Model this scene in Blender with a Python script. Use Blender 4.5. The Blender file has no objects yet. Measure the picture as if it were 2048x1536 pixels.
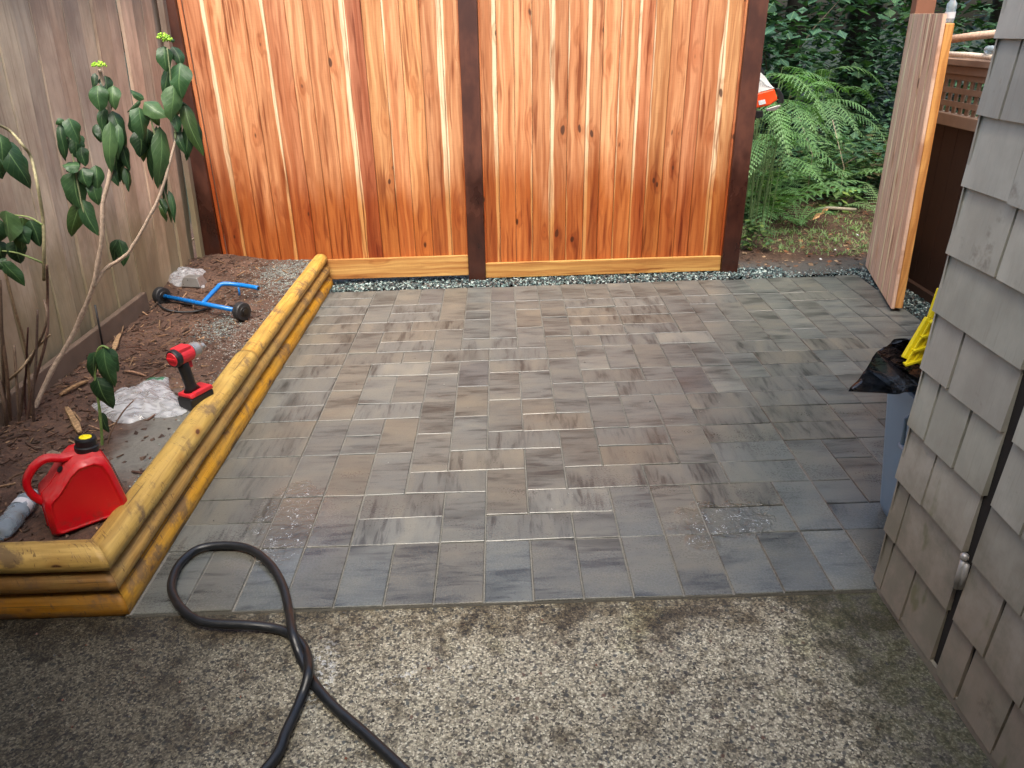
import bpy, bmesh, math, random
from mathutils import Vector, Matrix, noise as mnoise
R_ = math.radians
rnd = random.Random(11)
sc = bpy.context.scene
COL = sc.collection

# ------------------------------------------------------------ camera, light
CAM_LOC = Vector((0.098, -1.7985, 1.5864))
CR = Vector((0.99946734, -0.01758407, -0.02749254))
CU = Vector((0.03238144, 0.42954445, 0.90246496))
CF = Vector((0.00405974, 0.9028745, -0.42988505))
FPX = 1520.36
cd = bpy.data.cameras.new('camera'); cam = bpy.data.objects.new('camera', cd); COL.objects.link(cam)
cd.sensor_width = 36.0; cd.lens = 36.0 * FPX / 2048; cd.clip_end = 200; cd.clip_start = 0.05
m = Matrix((CR, CU, -CF)).transposed().to_4x4(); m.translation = CAM_LOC
cam.matrix_world = m
sc.camera = cam
SUN_EL, SUN_ROT = R_(62), R_(178)
w = bpy.data.worlds.new('World'); sc.world = w; w.use_nodes = True
nt = w.node_tree; bg = nt.nodes['Background']
sky = nt.nodes.new('ShaderNodeTexSky'); sky.sky_type = 'NISHITA'; sky.sun_disc = False
sky.sun_elevation = SUN_EL; sky.sun_rotation = SUN_ROT; sky.dust_density = 6.0; sky.air_density = 1.2; sky.ozone_density = 0.6
nt.links.new(sky.outputs[0], bg.inputs[0]); bg.inputs[1].default_value = 0.15
sl = bpy.data.lights.new('sun', 'SUN'); sl.energy = 1.5; sl.angle = R_(40); sl.color = (0.97, 0.985, 0.925)
so = bpy.data.objects.new('sun', sl); COL.objects.link(so)
sd = Vector((math.sin(SUN_ROT) * math.cos(SUN_EL), math.cos(SUN_ROT) * math.cos(SUN_EL), math.sin(SUN_EL)))
so.rotation_euler = (-sd).to_track_quat('-Z', 'Y').to_euler()
sc.view_settings.view_transform = 'Standard'; sc.view_settings.look = 'None'
sc.view_settings.exposure = 1.3; sc.view_settings.gamma = 1.0

# ------------------------------------------------------------ placement helpers (ray through a pixel met with a real plane)
def _ray(px, py): return CR * ((px - 1024) / FPX) + CU * ((768 - py) / FPX) + CF
def G(px, py, z=0.0):
    d = _ray(px, py); return CAM_LOC + d * ((z - CAM_LOC.z) / d.z)
def FY(px, py, Y):
    d = _ray(px, py); return CAM_LOC + d * ((Y - CAM_LOC.y) / d.y)
def FX(px, py, X):
    d = _ray(px, py); return CAM_LOC + d * ((X - CAM_LOC.x) / d.x)

# ------------------------------------------------------------ mesh helpers
class MB:
    def __init__(s): s.v = []; s.f = []; s.c = []; s.uv = []; s.cur = (1, 1, 1, 1)
    def col(s, r, g=None, b=None, a=1.0):
        s.cur = (r, r if g is None else g, r if b is None else b, a); return s
    def face(s, idx, uv=None):
        s.f.append(tuple(idx)); s.c.append(s.cur); s.uv.append(uv)
    def poly(s, pts, uv=None):
        b = len(s.v); s.v += [tuple(p) for p in pts]; s.face(range(b, b + len(pts)), uv)
    def box(s, x0, x1, y0, y1, z0, z1, fn=None):
        p = [(x, y, z) for z in (z0, z1) for y in (y0, y1) for x in (x0, x1)]
        if fn: p = [fn(*q) for q in p]
        b = len(s.v); s.v += [tuple(q) for q in p]
        for q in ((0, 2, 3, 1), (4, 5, 7, 6), (0, 1, 5, 4), (2, 6, 7, 3), (0, 4, 6, 2), (1, 3, 7, 5)): s.face([b + i for i in q])
    def obox(s, c, ax, ay, az, hx, hy, hz):
        p = [c + ax * (i * hx) + ay * (j * hy) + az * (k * hz) for k in (-1, 1) for j in (-1, 1) for i in (-1, 1)]
        b = len(s.v); s.v += [tuple(q) for q in p]
        for q in ((0, 2, 3, 1), (4, 5, 7, 6), (0, 1, 5, 4), (2, 6, 7, 3), (0, 4, 6, 2), (1, 3, 7, 5)): s.face([b + i for i in q])
    def rings(s, rings, close=True, cap=True):
        b = len(s.v); n = len(rings[0])
        for r in rings: s.v += [tuple(p) for p in r]
        for i in range(len(rings) - 1):
            for j in range(n if close else n - 1):
                k = (j + 1) % n
                s.face((b + i * n + j, b + i * n + k, b + (i + 1) * n + k, b + (i + 1) * n + j))
        if cap and close:
            s.face(tuple(b + j for j in reversed(range(n)))); o = b + (len(rings) - 1) * n
            s.face(tuple(o + j for j in range(n)))
    def tube(s, pts, r, n=8, cap=True):
        pts = [Vector(p) for p in pts]; rs = r if isinstance(r, (list, tuple)) else [r] * len(pts)
        t = (pts[1] - pts[0]).normalized(); a = t.orthogonal().normalized(); R = []
        for i, p in enumerate(pts):
            t = (pts[min(i + 1, len(pts) - 1)] - pts[max(i - 1, 0)]).normalized()
            a = (a - t * a.dot(t)).normalized(); bb = t.cross(a)
            R.append([p + (a * math.cos(6.28318 * j / n) + bb * math.sin(6.28318 * j / n)) * rs[i] for j in range(n)])
        s.rings(R, True, cap)
    def lathe(s, prof, base, axis, n=20, cap=True):
        axis = Vector(axis).normalized(); a = axis.orthogonal().normalized(); b = axis.cross(a); base = Vector(base)
        s.rings([[base + axis * h + (a * math.cos(6.28318 * j / n) + b * math.sin(6.28318 * j / n)) * r for j in range(n)] for r, h in prof], True, cap)
    def build(s, name, mt, parent=None, smooth=False, bevel=0, auto=None):
        me = bpy.data.meshes.new(name); me.from_pydata(s.v, [], s.f); 
        ca = me.color_attributes.new('tint', 'FLOAT_COLOR', 'CORNER'); data = []
        for f, c in zip(s.f, s.c): data += list(c) * len(f)
        ca.data.foreach_set('color', data)
        if any(u is not None for u in s.uv):
            ul = me.uv_layers.new(name='UVMap'); d = []
            for f, u in zip(s.f, s.uv):
                for q in (u if u is not None else [(0, 0)] * len(f)): d += [q[0], q[1]]
            ul.data.foreach_set('uv', d)
        me.materials.append(mt); me.update()
        if smooth: me.polygons.foreach_set('use_smooth', [True] * len(me.polygons))
        o = bpy.data.objects.new(name, me); COL.objects.link(o)
        if parent: o.parent = parent
        if bevel:
            md = o.modifiers.new('bevel', 'BEVEL'); md.width = bevel; md.segments = 2; md.limit_method = 'ANGLE'; md.angle_limit = R_(35)
            if smooth: md.harden_normals = False
        return o
def spline(pts, k=6):
    pts = [Vector(p) for p in pts]; out = []
    for i in range(len(pts) - 1):
        p0 = pts[max(i - 1, 0)]; p1 = pts[i]; p2 = pts[i + 1]; p3 = pts[min(i + 2, len(pts) - 1)]
        for j in range(k):
            t = j / k; out.append(0.5 * ((2 * p1) + (p2 - p0) * t + (2 * p0 - 5 * p1 + 4 * p2 - p3) * t * t + (3 * p1 - p0 - 3 * p2 + p3) * t ** 3))
    out.append(pts[-1]); return out
def tag(o, label=None, cat=None, group=None, kind=None):
    if label: o['label'] = label
    if cat: o['category'] = cat
    if group: o['group'] = group
    if kind: o['kind'] = kind
    return o
def thing(name, loc, label, cat, group=None):
    o = bpy.data.objects.new(name, None); COL.objects.link(o); o.empty_display_size = 0.1
    tag(o, label, cat, group); o['_b'] = 1; del o['_b']; return o

# ------------------------------------------------------------ material helpers
class NM:
    def __init__(s, name):
        s.m = bpy.data.materials.new(name); s.m.use_nodes = True; s.t = s.m.node_tree
        s.b = s.t.nodes['Principled BSDF']; s.out = s.t.nodes['Material Output']
    def n(s, ty, **kw):
        nd = s.t.nodes.new(ty)
        for k, v in kw.items(): setattr(nd, k, v)
        return nd
    def L(s, a, b): s.t.links.new(a, b)
    def put(s, sock, v):
        if hasattr(v, 'is_linked') or isinstance(v, bpy.types.NodeSocket): s.L(v, sock)
        else:
            if isinstance(v, (tuple, list)) and len(v) == 3 and sock.type == 'RGBA': v = (*v, 1)
            sock.default_value = v
    def pos(s): return s.n('ShaderNodeTexCoord').outputs['Object']
    def uv(s): return s.n('ShaderNodeTexCoord').outputs['UV']
    def attr(s): return s.n('ShaderNodeAttribute', attribute_name='tint')
    def map(s, v, scale=(1, 1, 1), loc=(0, 0, 0), rot=(0, 0, 0)):
        q = s.n('ShaderNodeMapping'); s.L(v, q.inputs[0]); q.inputs['Scale'].default_value = scale
        s.put(q.inputs['Location'], loc); q.inputs['Rotation'].default_value = rot; return q.outputs[0]
    def noise(s, v, scale=5, det=4, rough=.55, dist=0, col=False):
        q = s.n('ShaderNodeTexNoise'); s.L(v, q.inputs['Vector']); q.inputs['Scale'].default_value = scale
        q.inputs['Detail'].default_value = det; q.inputs['Roughness'].default_value = rough; q.inputs['Distortion'].default_value = dist
        return q.outputs['Color' if col else 'Fac']
    def vor(s, v, scale=5, feat='F1', out='Distance', rand=1):
        q = s.n('ShaderNodeTexVoronoi', feature=feat); s.L(v, q.inputs['Vector']); q.inputs['Scale'].default_value = scale
        q.inputs['Randomness'].default_value = rand; return q.outputs[out]
    def ramp(s, f, stops):
        q = s.n('ShaderNodeValToRGB'); s.put(q.inputs[0], f); e = q.color_ramp.elements
        while len(e) < len(stops): e.new(.5)
        for k, (p, c) in enumerate(stops):
            e[k].position = p; e[k].color = (c, c, c, 1) if not isinstance(c, (tuple, list)) else (*c[:3], 1)
        return q.outputs[0]
    def mix(s, f, a, b, mode='MIX'):
        q = s.n('ShaderNodeMix', data_type='RGBA', blend_type=mode); s.put(q.inputs[0], f); s.put(q.inputs[6], a); s.put(q.inputs[7], b); return q.outputs[2]
    def math(s, op, a, b=0.0, c=None, clamp=False):
        q = s.n('ShaderNodeMath', operation=op, use_clamp=clamp); s.put(q.inputs[0], a); s.put(q.inputs[1], b)
        if c is not None: s.put(q.inputs[2], c)
        return q.outputs[0]
    def vmath(s, op, a, b):
        q = s.n('ShaderNodeVectorMath', operation=op); s.put(q.inputs[0], a); s.put(q.inputs[1], b); return q.outputs[0]
    def sep(s, v): q = s.n('ShaderNodeSeparateXYZ'); s.L(v, q.inputs[0]); return q.outputs
    def comb(s, x, y, z):
        q = s.n('ShaderNodeCombineXYZ'); s.put(q.inputs[0], x); s.put(q.inputs[1], y); s.put(q.inputs[2], z); return q.outputs[0]
    def rng(s, v, a, b, c=0.0, d=1.0, smooth=True):
        q = s.n('ShaderNodeMapRange', interpolation_type='SMOOTHSTEP' if smooth else 'LINEAR')
        s.put(q.inputs[0], v); q.inputs[1].default_value = a; q.inputs[2].default_value = b; q.inputs[3].default_value = c; q.inputs[4].default_value = d; return q.outputs[0]
    def bump(s, h, st=.3, d=.01, prev=None):
        q = s.n('ShaderNodeBump'); s.put(q.inputs['Height'], h); q.inputs['Strength'].default_value = st; q.inputs['Distance'].default_value = d
        if prev: s.L(prev, q.inputs['Normal'])
        return q.outputs[0]
    def done(s, color=None, rough=None, bump=None, spec=None, **kw):
        if color is not None: s.put(s.b.inputs['Base Color'], color)
        if rough is not None: s.put(s.b.inputs['Roughness'], rough)
        if spec is not None: s.put(s.b.inputs['Specular IOR Level'], spec)
        if bump is not None: s.L(bump, s.b.inputs['Normal'])
        for k, v in kw.items(): s.put(s.b.inputs[k.replace('_', ' ')], v)
        return s.m
def simple(name, col, rough=.5, var=.15, scale=30, bump=.1, **kw):
    q = NM(name); p = q.pos(); f = q.noise(p, scale, 4)
    c = q.mix(f, tuple(x * (1 - var) for x in col), tuple(min(1, x * (1 + var)) for x in col))
    return q.done(c, q.rng(f, .3, .7, max(rough - .08, 0.02), min(1, rough + .08)), q.bump(f, bump, .003), **kw)

def mat_cedar(name, wet=True, dark=1.0, bright=1.0, pale=0):
    q = NM(name); a = q.attr(); uv = q.uv(); u, v, _ = q.sep(uv)
    seed = q.math('MULTIPLY', a.outputs['Alpha'], 37.0)
    ub = q.comb(q.math('ADD', u, seed), q.math('ADD', v, seed), 0)   # u metres across, v metres along
    warp = q.noise(q.map(ub, (5, 1.6, 1)), 1.0, 3, .5, 0, True)
    ubw = q.vmath('ADD', ub, q.vmath('MULTIPLY', q.vmath('SUBTRACT', warp, (.5, .5, .5)), (.05, .2, 0)))
    # knots
    kp = q.map(ubw, (9.5, 4.2, 1)); kd = q.vor(kp, 1.0); kc = q.sep(q.vor(kp, 1.0, out='Color'))[0]
    kon = q.rng(kc, .40, .44); ksz = q.rng(q.math('SUBTRACT', kd, q.math('MULTIPLY', q.sep(q.vor(kp, 1.0, out='Color'))[1], .055)), .088, .040)
    knot = q.math('MULTIPLY', kon, ksz); halo = q.math('MULTIPLY', kon, q.rng(kd, .5, .1))
    # grain : rings pulled round the knots
    g0 = q.math('ADD', q.math('MULTIPLY', q.sep(ubw)[0], 150.0), q.math('MULTIPLY', halo, 6.0))
    gl = q.math('ADD', g0, q.math('MULTIPLY', q.noise(q.map(ubw, (14, 1.1, 1)), 1.0, 3), 22.0))
    grain = q.math('MULTIPLY_ADD', q.math('SINE', gl), .5, .5)
    fine = q.noise(q.map(ub, (330, 9, 1)), 1.0, 3)
    band = q.noise(q.map(ubw, (26, .8, 1)), 1.0, 3)
    heart = q.mix(q.rng(band, .35, .7), (.46 * bright, .185 * bright, .078 * bright), (.68 * bright, .36 * bright, .18 * bright))
    heart = q.mix(1.0, heart, a.outputs['Color'], 'MULTIPLY')
    if pale: heart = q.mix(pale, heart, (.84, .58, .42))
    # pale sapwood along one edge of some boards, its edge wandering
    sapn = q.noise(q.map(ub, (0.5, 1.3, 1)), 1.0, 3)
    su = q.n('ShaderNodeAttribute', attribute_name='sap').outputs['Fac']
    sap = q.rng(q.math('SUBTRACT', q.math('ADD', su, q.math('MULTIPLY', q.math('SUBTRACT', sapn, .5), .55)), .5), 0.0, .035)
    c = q.mix(sap, heart, (min(.86, .82 * bright), .62 * bright, .40 * bright))
    c = q.mix(q.math('MULTIPLY', q.rng(grain, .45, 1), .34), c, q.mix(1.0, c, (.50, .34, .26), 'MULTIPLY'))
    c = q.mix(q.math('MULTIPLY', q.rng(fine, .45, .7), .22), c, q.mix(1.0, c, (.55, .42, .36), 'MULTIPLY'))
    dk = q.noise(q.map(ubw, (30, 1.8, 1), (3, 9, 0)), 1.0, 2)
    c = q.mix(q.math('MULTIPLY', q.rng(dk, .56, .70), .8), c, q.mix(1.0, c, (.42, .24, .16), 'MULTIPLY'))
    saw = q.noise(q.map(ub, (14, 520, 1)), 1.0, 2, .6)
    c = q.mix(q.math('MULTIPLY', q.rng(saw, .52, .66), .22), c, q.mix(1.0, c, (.6, .5, .42), 'MULTIPLY'))
    c = q.mix(q.math('MULTIPLY', halo, .45), c, q.mix(1.0, c, (.72, .45, .3), 'MULTIPLY'))
    c = q.mix(q.math('MULTIPLY', knot, .9), c, (.075, .03, .018))
    rough = .55
    if wet:
        z = q.sep(q.pos())[2]; wn = q.noise(q.map(q.pos(), (5, 5, .8)), 1.6, 5, .65); wn2 = q.noise(q.map(q.pos(), (1, 1, .3)), 2.2, 2)
        wm = q.rng(q.math('ADD', z, q.math('ADD', q.math('MULTIPLY', wn, .75), q.math('MULTIPLY', wn2, .8))), 1.26, 1.78, 1, 0)
        c = q.mix(q.math('MULTIPLY', wm, .95), c, q.mix(1.0, c, (.60, .345, .15), 'MULTIPLY'))
        rough = q.mix(wm, (.5, .5, .5), (.42, .42, .42))
    if dark != 1: c = q.mix(1.0, c, (dark, dark, dark), 'MULTIPLY')
    return q.done(c, rough, q.bump(q.math('ADD', grain, fine), .18, .0015), spec=.4)

M = {}
M['cedar'] = mat_cedar('cedar_board_wood')
M['cedar_pale'] = mat_cedar('pale_cedar_gate_wood', wet=False, bright=1.15, pale=.85)
M['kick'] = mat_cedar('kickboard_wood', wet=False)
# stained dark brown posts
q = NM('stained_post_wood'); p = q.pos(); g = q.noise(q.map(p, (60, 60, 3)), 1, 4); b = q.noise(q.map(p, (9, 9, 5)), 1.0, 5, .6)
z = q.sep(p)[2]
c = q.mix(q.rng(b, .35, .7), (.055, .019, .013), (.105, .036, .022))
c = q.mix(q.math('MULTIPLY', q.rng(g, .5, .75), .35), c, (.05, .018, .012))
wm = q.rng(q.math('ADD', z, q.math('MULTIPLY', b, .7)), .75, 1.25, 1, 0)
c = q.mix(q.math('MULTIPLY', wm, .75), c, q.mix(1.0, c, (.3, .25, .25), 'MULTIPLY'))
M['post'] = q.done(c, q.mix(wm, (.5, .5, .5), (.22, .22, .22)), q.bump(g, .2, .002))
M['gatepost'] = simple('brown_stained_post', (.22, .09, .05), .6, .25, 12, .2)
# old weathered fence
q = NM('weathered_fence_wood'); p = q.pos(); a = q.attr(); seed = q.math('MULTIPLY', a.outputs['Alpha'], 23.)
pp = q.vmath('ADD', p, q.comb(seed, seed, seed))
g = q.noise(q.map(pp, (20, 85, 2.0)), 1, 4, .6, .4); b = q.noise(q.map(pp, (3, 3, 1.6)), 1.3, 5, .65); st = q.noise(q.map(pp, (8, 14, .9)), 1.2, 4, .6)
z = q.sep(p)[2]
c = q.mix(q.rng(b, .3, .7), (.38, .29, .235), (.62, .51, .41))
c = q.mix(1.0, c, a.outputs['Color'], 'MULTIPLY')
c = q.mix(q.math('MULTIPLY', q.rng(g, .5, .72), .5), c, q.mix(1.0, c, (.45, .38, .36), 'MULTIPLY'))
c = q.mix(q.math('MULTIPLY', q.rng(st, .56, .72), .55), c, (.40, .30, .245))
moss = q.rng(q.math('ADD', z, q.math('MULTIPLY', b, .8)), .85, 1.35, 1, 0)
c = q.mix(q.math('MULTIPLY', moss, .65), c, q.mix(q.rng(st, .3, .7), (.17, .145, .07), (.27, .225, .12)))
top = q.rng(q.math('ADD', z, q.math('MULTIPLY', st, .5)), 1.75, 2.1)
c = q.mix(q.math('MULTIPLY', top, .6), c, (.16, .14, .125))
M['oldwood'] = q.done(c, .8, q.bump(g, .5, .004), spec=.2)
# grey brown dirty board
M['dirtboard'] = simple('dirty_edging_wood', (.13, .09, .065), .85, .45, 14, .5)
# dark neighbour fence
q = NM('dark_brown_fence_wood'); p = q.pos(); g = q.noise(q.map(p, (30, 60, 2)), 1, 4); b = q.noise(p, 3, 4)
M['darkfence'] = q.done(q.mix(b, (.030, .014, .009), (.065, .028, .015)), .7, q.bump(g, .3, .003))
M['lattice'] = simple('lattice_wood', (.25, .165, .115), .75, .3, 20, .3)
# shingles
q = NM('painted_cedar_shingle'); p = q.pos(); a = q.attr(); seed = q.math('MULTIPLY', a.outputs['Alpha'], 31.)
pp = q.vmath('ADD', p, q.comb(seed, seed, seed))
g = q.noise(q.map(pp, (60, 170, 7)), 1, 4, .6); b = q.noise(q.map(pp, (5, 7, 4)), 1.2, 6, .6); b2 = q.noise(pp, 9, 5, .65); z = q.sep(p)[2]
c = q.mix(q.rng(b, .35, .7), (.385, .37, .32), (.48, .465, .405))
c = q.mix(1.0, c, a.outputs['Color'], 'MULTIPLY')
c = q.mix(q.math('MULTIPLY', q.rng(g, .55, .75), .18), c, (.13, .11, .09))
low = q.rng(q.math('ADD', z, q.math('MULTIPLY', b2, .5)), .45, .95, 1, 0)
c = q.mix(q.math('MULTIPLY', low, .75), c, q.mix(q.rng(b2, .38, .62), (.175, .148, .10), (.26, .20, .145)))
c = q.mix(q.math('MULTIPLY', q.rng(q.noise(pp, 6, 5, .7), .60, .72), .5), c, (.12, .095, .07))
c = q.mix(q.math('MULTIPLY', q.math('MULTIPLY', low, q.rng(q.noise(q.map(pp, (1, 1, .5)), 12, 3), .62, .72)), .6), c, (.12, .13, .05))
M['shingle'] = q.done(c, .62, q.bump(q.math('ADD', g, b2), .25, .002), spec=.35)
M['gapdark'] = simple('dark_sheathing_felt', (.018, .014, .012), .9, .3, 20, .2)
# pavers
q = NM('wet_blended_paver'); a = q.attr(); uv = q.uv(); u, v, _ = q.sep(uv); p = q.pos()
sd_ = q.math('MULTIPLY', a.outputs['Alpha'], 91.)
st = q.noise(q.comb(q.math('ADD', q.math('MULTIPLY', u, 52.), sd_), q.math('ADD', q.math('MULTIPLY', v, 6.5), sd_), 0), 1.0, 5, .62, .5)
bl = q.noise(q.comb(q.math('ADD', q.math('MULTIPLY', u, 9.), sd_), q.math('ADD', q.math('MULTIPLY', v, 3.), sd_), 0), 1.0, 3, .5, .4)
sp = q.noise(p, 420, 2, .6); sp2 = q.noise(p, 130, 3, .6)
base = a.outputs['Color']
c = q.mix(q.math('MULTIPLY', q.rng(bl, .50, .72), .85), base, q.mix(1.0, base, (.52, .53, .53), 'MULTIPLY'))
c = q.mix(q.math('MULTIPLY', q.math('MULTIPLY', q.rng(st, .48, .62), q.rng(bl, .34, .62)), .95), c, q.mix(1.0, c, (.48, .48, .49), 'MULTIPLY'))
c = q.mix(q.math('MULTIPLY', q.rng(bl, .52, .30), .55), c, q.mix(1.0, c, (1.4, 1.3, 1.15), 'MULTIPLY'))
c = q.mix(q.math('MULTIPLY', q.rng(sp, .56, .68), .35), c, q.mix(1.0, c, (1.6, 1.6, 1.6), 'MULTIPLY'))
c = q.mix(q.math('MULTIPLY', q.rng(sp2, .55, .7), .3), c, q.mix(1.0, c, (.6, .6, .6), 'MULTIPLY'))
X, Y, Z = q.sep(p)
# wet film: general damp, wetter to the front and right; standing water where it collected
wn = q.noise(q.map(p, (1, 1.6, 1)), 3.0, 4, .6)
wet0 = q.rng(q.math('SUBTRACT', q.math('ADD', q.math('MULTIPLY', X, .04), q.math('MULTIPLY', wn, .9)), q.math('MULTIPLY', Y, .22)), .05, .55)
_p1 = G(585, 1060)
_dx = q.math('DIVIDE', q.math('SUBTRACT', X, _p1.x), .26); _dy = q.math('DIVIDE', q.math('SUBTRACT', Y, _p1.y), .42)
shn = q.rng(q.math('ADD', q.math('SQRT', q.math('ADD', q.math('MULTIPLY', _dx, _dx), q.math('MULTIPLY', _dy, _dy))), q.math('MULTIPLY', q.math('SUBTRACT', wn, .5), 1.2)), .5, 1.1, 1, 0)
wet = q.math('MAXIMUM', wet0, shn)
c = q.mix(q.math('MULTIPLY', wet0, .55), c, q.mix(1.0, c, (.66, .69, .67), 'MULTIPLY'))
def puddle(cx, cy, rx, ry, nsc, amp):
    dx = q.math('DIVIDE', q.math('SUBTRACT', X, cx), rx); dy = q.math('DIVIDE', q.math('SUBTRACT', Y, cy), ry)
    d = q.math('SQRT', q.math('ADD', q.math('MULTIPLY', dx, dx), q.math('MULTIPLY', dy, dy)))
    return q.rng(q.math('ADD', d, q.math('MULTIPLY', q.math('SUBTRACT', q.noise(p, nsc, 4, .6), .5), amp)), .75, 1.15, 1, 0)
p1, p2, p3 = G(575, 1045), G(1448, 1040), G(1405, 1085)
pud = q.math('MAXIMUM', puddle(p1.x, p1.y, .11, .26, 9, 1.0), q.math('MAXIMUM', puddle(p2.x, p2.y, .17, .11, 14, 1.6), puddle(p3.x, p3.y, .06, .05, 9, .6)))
rough = q.math('SUBTRACT', .40, q.math('MULTIPLY', wet, .14))
rough = q.math('ADD', rough, q.math('MULTIPLY', q.math('SUBTRACT', sp2, .5), .25))
rough = q.mix(pud, rough, (.06, .06, .06))
hb = q.math('ADD', q.math('MULTIPLY', sp, .5), sp2)
rip = q.noise(p, 55, 3, .6, .5)
bp = q.bump(hb, .35, .002)
bp = q.bump(q.math('MULTIPLY', rip, pud), .9, .010, bp)
c = q.mix(q.math('MULTIPLY', pud, .5), c, q.mix(1.0, c, (.7, .7, .72), 'MULTIPLY'))
painted_glint = q.math('MULTIPLY', q.rng(q.noise(p, 85, 3, .55, 2.2), .60, .64), q.math('MULTIPLY', q.rng(pud, .3, .9), q.rng(q.noise(p, 24, 2), .50, .58)))
c = q.mix(q.math('MULTIPLY', painted_glint, .85), c, (.62, .68, .72))  # pale specks: sky glints on the puddles put into the colour
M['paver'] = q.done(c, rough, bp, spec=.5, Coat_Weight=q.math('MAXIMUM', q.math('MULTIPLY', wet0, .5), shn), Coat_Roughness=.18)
q = NM('joint_sand'); p = q.pos(); f = q.noise(p, 300, 3)
M['sand'] = q.done(q.mix(f, (.07, .065, .058), (.26, .25, .22)), .85, q.bump(f, .6, .003))
# concrete slab with exposed aggregate
q = NM('exposed_aggregate_concrete'); p = q.pos(); pw = q.vmath('ADD', p, q.vmath('MULTIPLY', q.vmath('SUBTRACT', q.noise(p, 60, 3, .6, 0, True), (.5, .5, .5)), (.012, .012, 0)))
cell = q.vor(pw, 185, out='Color'); cr = q.sep(cell)[0]; cg = q.sep(cell)[1]; d1 = q.vor(pw, 185)
cell2 = q.vor(pw, 62, out='Color'); c2 = q.sep(cell2)[0]; d2 = q.vor(pw, 62)
c = q.ramp(cr, [(0, (.030, .028, .024)), (.14, (.075, .068, .055)), (.30, (.17, .155, .115)), (.5, (.30, .275, .205)), (.8, (.45, .415, .315)), (1, (.60, .57, .46))])
c = q.mix(q.math('MULTIPLY', q.rng(d1, .35, .6), .45), c, (.10, .09, .072))
big = q.math('MULTIPLY', q.rng(c2, .74, .77), q.rng(d2, .42, .30))
c = q.mix(q.math('MULTIPLY', big, .85), c, q.ramp(q.sep(cell2)[1], [(0, (.018, .019, .022)), (.5, (.04, .045, .05)), (.8, (.06, .075, .075)), (1, (.10, .045, .03))]))
X, Y, Z = q.sep(p)
n1 = q.noise(p, 1.6, 5, .6); n2 = q.noise(p, 5.5, 5, .65); n3 = q.noise(p, 22, 4, .65)
# darker over the left end; grime round the paver edge and at the wall foot
gl = q.rng(q.math('ADD', X, q.math('MULTIPLY', n1, 1.1)), -.55, .45, 1, 0)
ge = q.rng(q.math('ADD', q.math('MULTIPLY', Y, 1.0), q.math('MULTIPLY', n2, .42)), -.02, .20)
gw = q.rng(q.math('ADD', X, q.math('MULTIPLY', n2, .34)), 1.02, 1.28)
c = q.mix(q.math('MULTIPLY', gl, .88), c, q.mix(1.0, c, (.16, .145, .12), 'MULTIPLY'))
c = q.mix(q.math('MULTIPLY', q.math('MULTIPLY', ge, q.rng(n3, .25, .55)), .85), c, q.mix(1.0, c, (.34, .28, .20), 'MULTIPLY'))
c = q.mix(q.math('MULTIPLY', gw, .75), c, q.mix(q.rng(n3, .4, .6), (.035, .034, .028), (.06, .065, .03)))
c = q.mix(q.math('MULTIPLY', q.rng(n2, .50, .64), .7), c, q.mix(1.0, c, (.42, .38, .32), 'MULTIPLY'))
c = q.mix(q.math('MULTIPLY', q.rng(n3, .54, .66), .6), c, q.mix(1.0, c, (.40, .36, .30), 'MULTIPLY'))
c = q.mix(q.math('MULTIPLY', q.rng(q.noise(p, 3.1, 4, .6), .58, .70), .35), c, q.mix(1.0, c, (.8, .85, .5), 'MULTIPLY'))
pu = G(720, 1335); pu2 = G(640, 1340)
wp = q.noise(p, 2.2, 3)
wetc = q.rng(q.noise(p, 2.5, 4, .7), .5, .65)
rough = q.math('SUBTRACT', .62, q.math('MULTIPLY', wetc, .2))
h = q.math('ADD', q.rng(d1, .0, .5, 1, 0), q.math('MULTIPLY', n3, 1.2))
pit = q.math('MULTIPLY', q.rng(q.noise(p, 105, 3, .6), .60, .66), q.rng(n2, .35, .55))
c = q.mix(q.math('MULTIPLY', pit, .75), c, (.03, .028, .022))
# pale glossy specks in two spots
def spot(cx, cy, rx, ry, th):
    dx = q.math('DIVIDE', q.math('SUBTRACT', X, cx), rx); dy = q.math('DIVIDE', q.math('SUBTRACT', Y, cy), ry)
    d = q.math('SQRT', q.math('ADD', q.math('MULTIPLY', dx, dx), q.math('MULTIPLY', dy, dy)))
    return q.math('MULTIPLY', q.rng(d, .4, 1.0, 1, 0), q.rng(q.noise(p, 70, 4, .6, 1.0), th, th + .05))
p1 = G(640, 1340); p2 = G(860, 1345)
sp_ = q.math('MAXIMUM', spot(p1.x, p1.y, .06, .16, .53), spot(p2.x, p2.y, .22, .08, .60))
rough = q.mix(sp_, rough, (.05, .05, .05))
c = q.mix(q.math('MULTIPLY', sp_, .5), c, (.6, .62, .62))
M['concrete'] = q.done(c, rough, q.bump(h, .55, .004), spec=.45)
# soil
q = NM('garden_soil'); p = q.pos(); n1 = q.noise(p, 6, 5, .65); n2 = q.noise(p, 60, 5, .7); n3 = q.noise(p, 240, 3, .6)
X, Y, Z = q.sep(p)
c = q.mix(q.rng(n1, .3, .7), (.058, .034, .026), (.115, .070, .052)); c = q.mix(q.rng(n2, .35, .7), c, q.mix(1.0, c, (1.8, 1.6, 1.4), 'MULTIPLY'))
c = q.mix(q.rng(n3, .55, .75), c, (.022, .014, .011)); c = q.mix(q.rng(q.noise(p, 420, 2), .66, .75), c, (.28, .22, .18))
sandy = q.math('MULTIPLY', q.rng(q.math('ADD', X, q.math('MULTIPLY', n1, .3)), -1.30, -1.16), q.rng(q.math('ADD', Y, q.math('MULTIPLY', n1, .3)), .55, .75))
sandy = q.math('MULTIPLY', sandy, q.rng(q.math('ADD', Y, q.math('MULTIPLY', n1, .3)), 1.45, 1.15))
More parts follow.
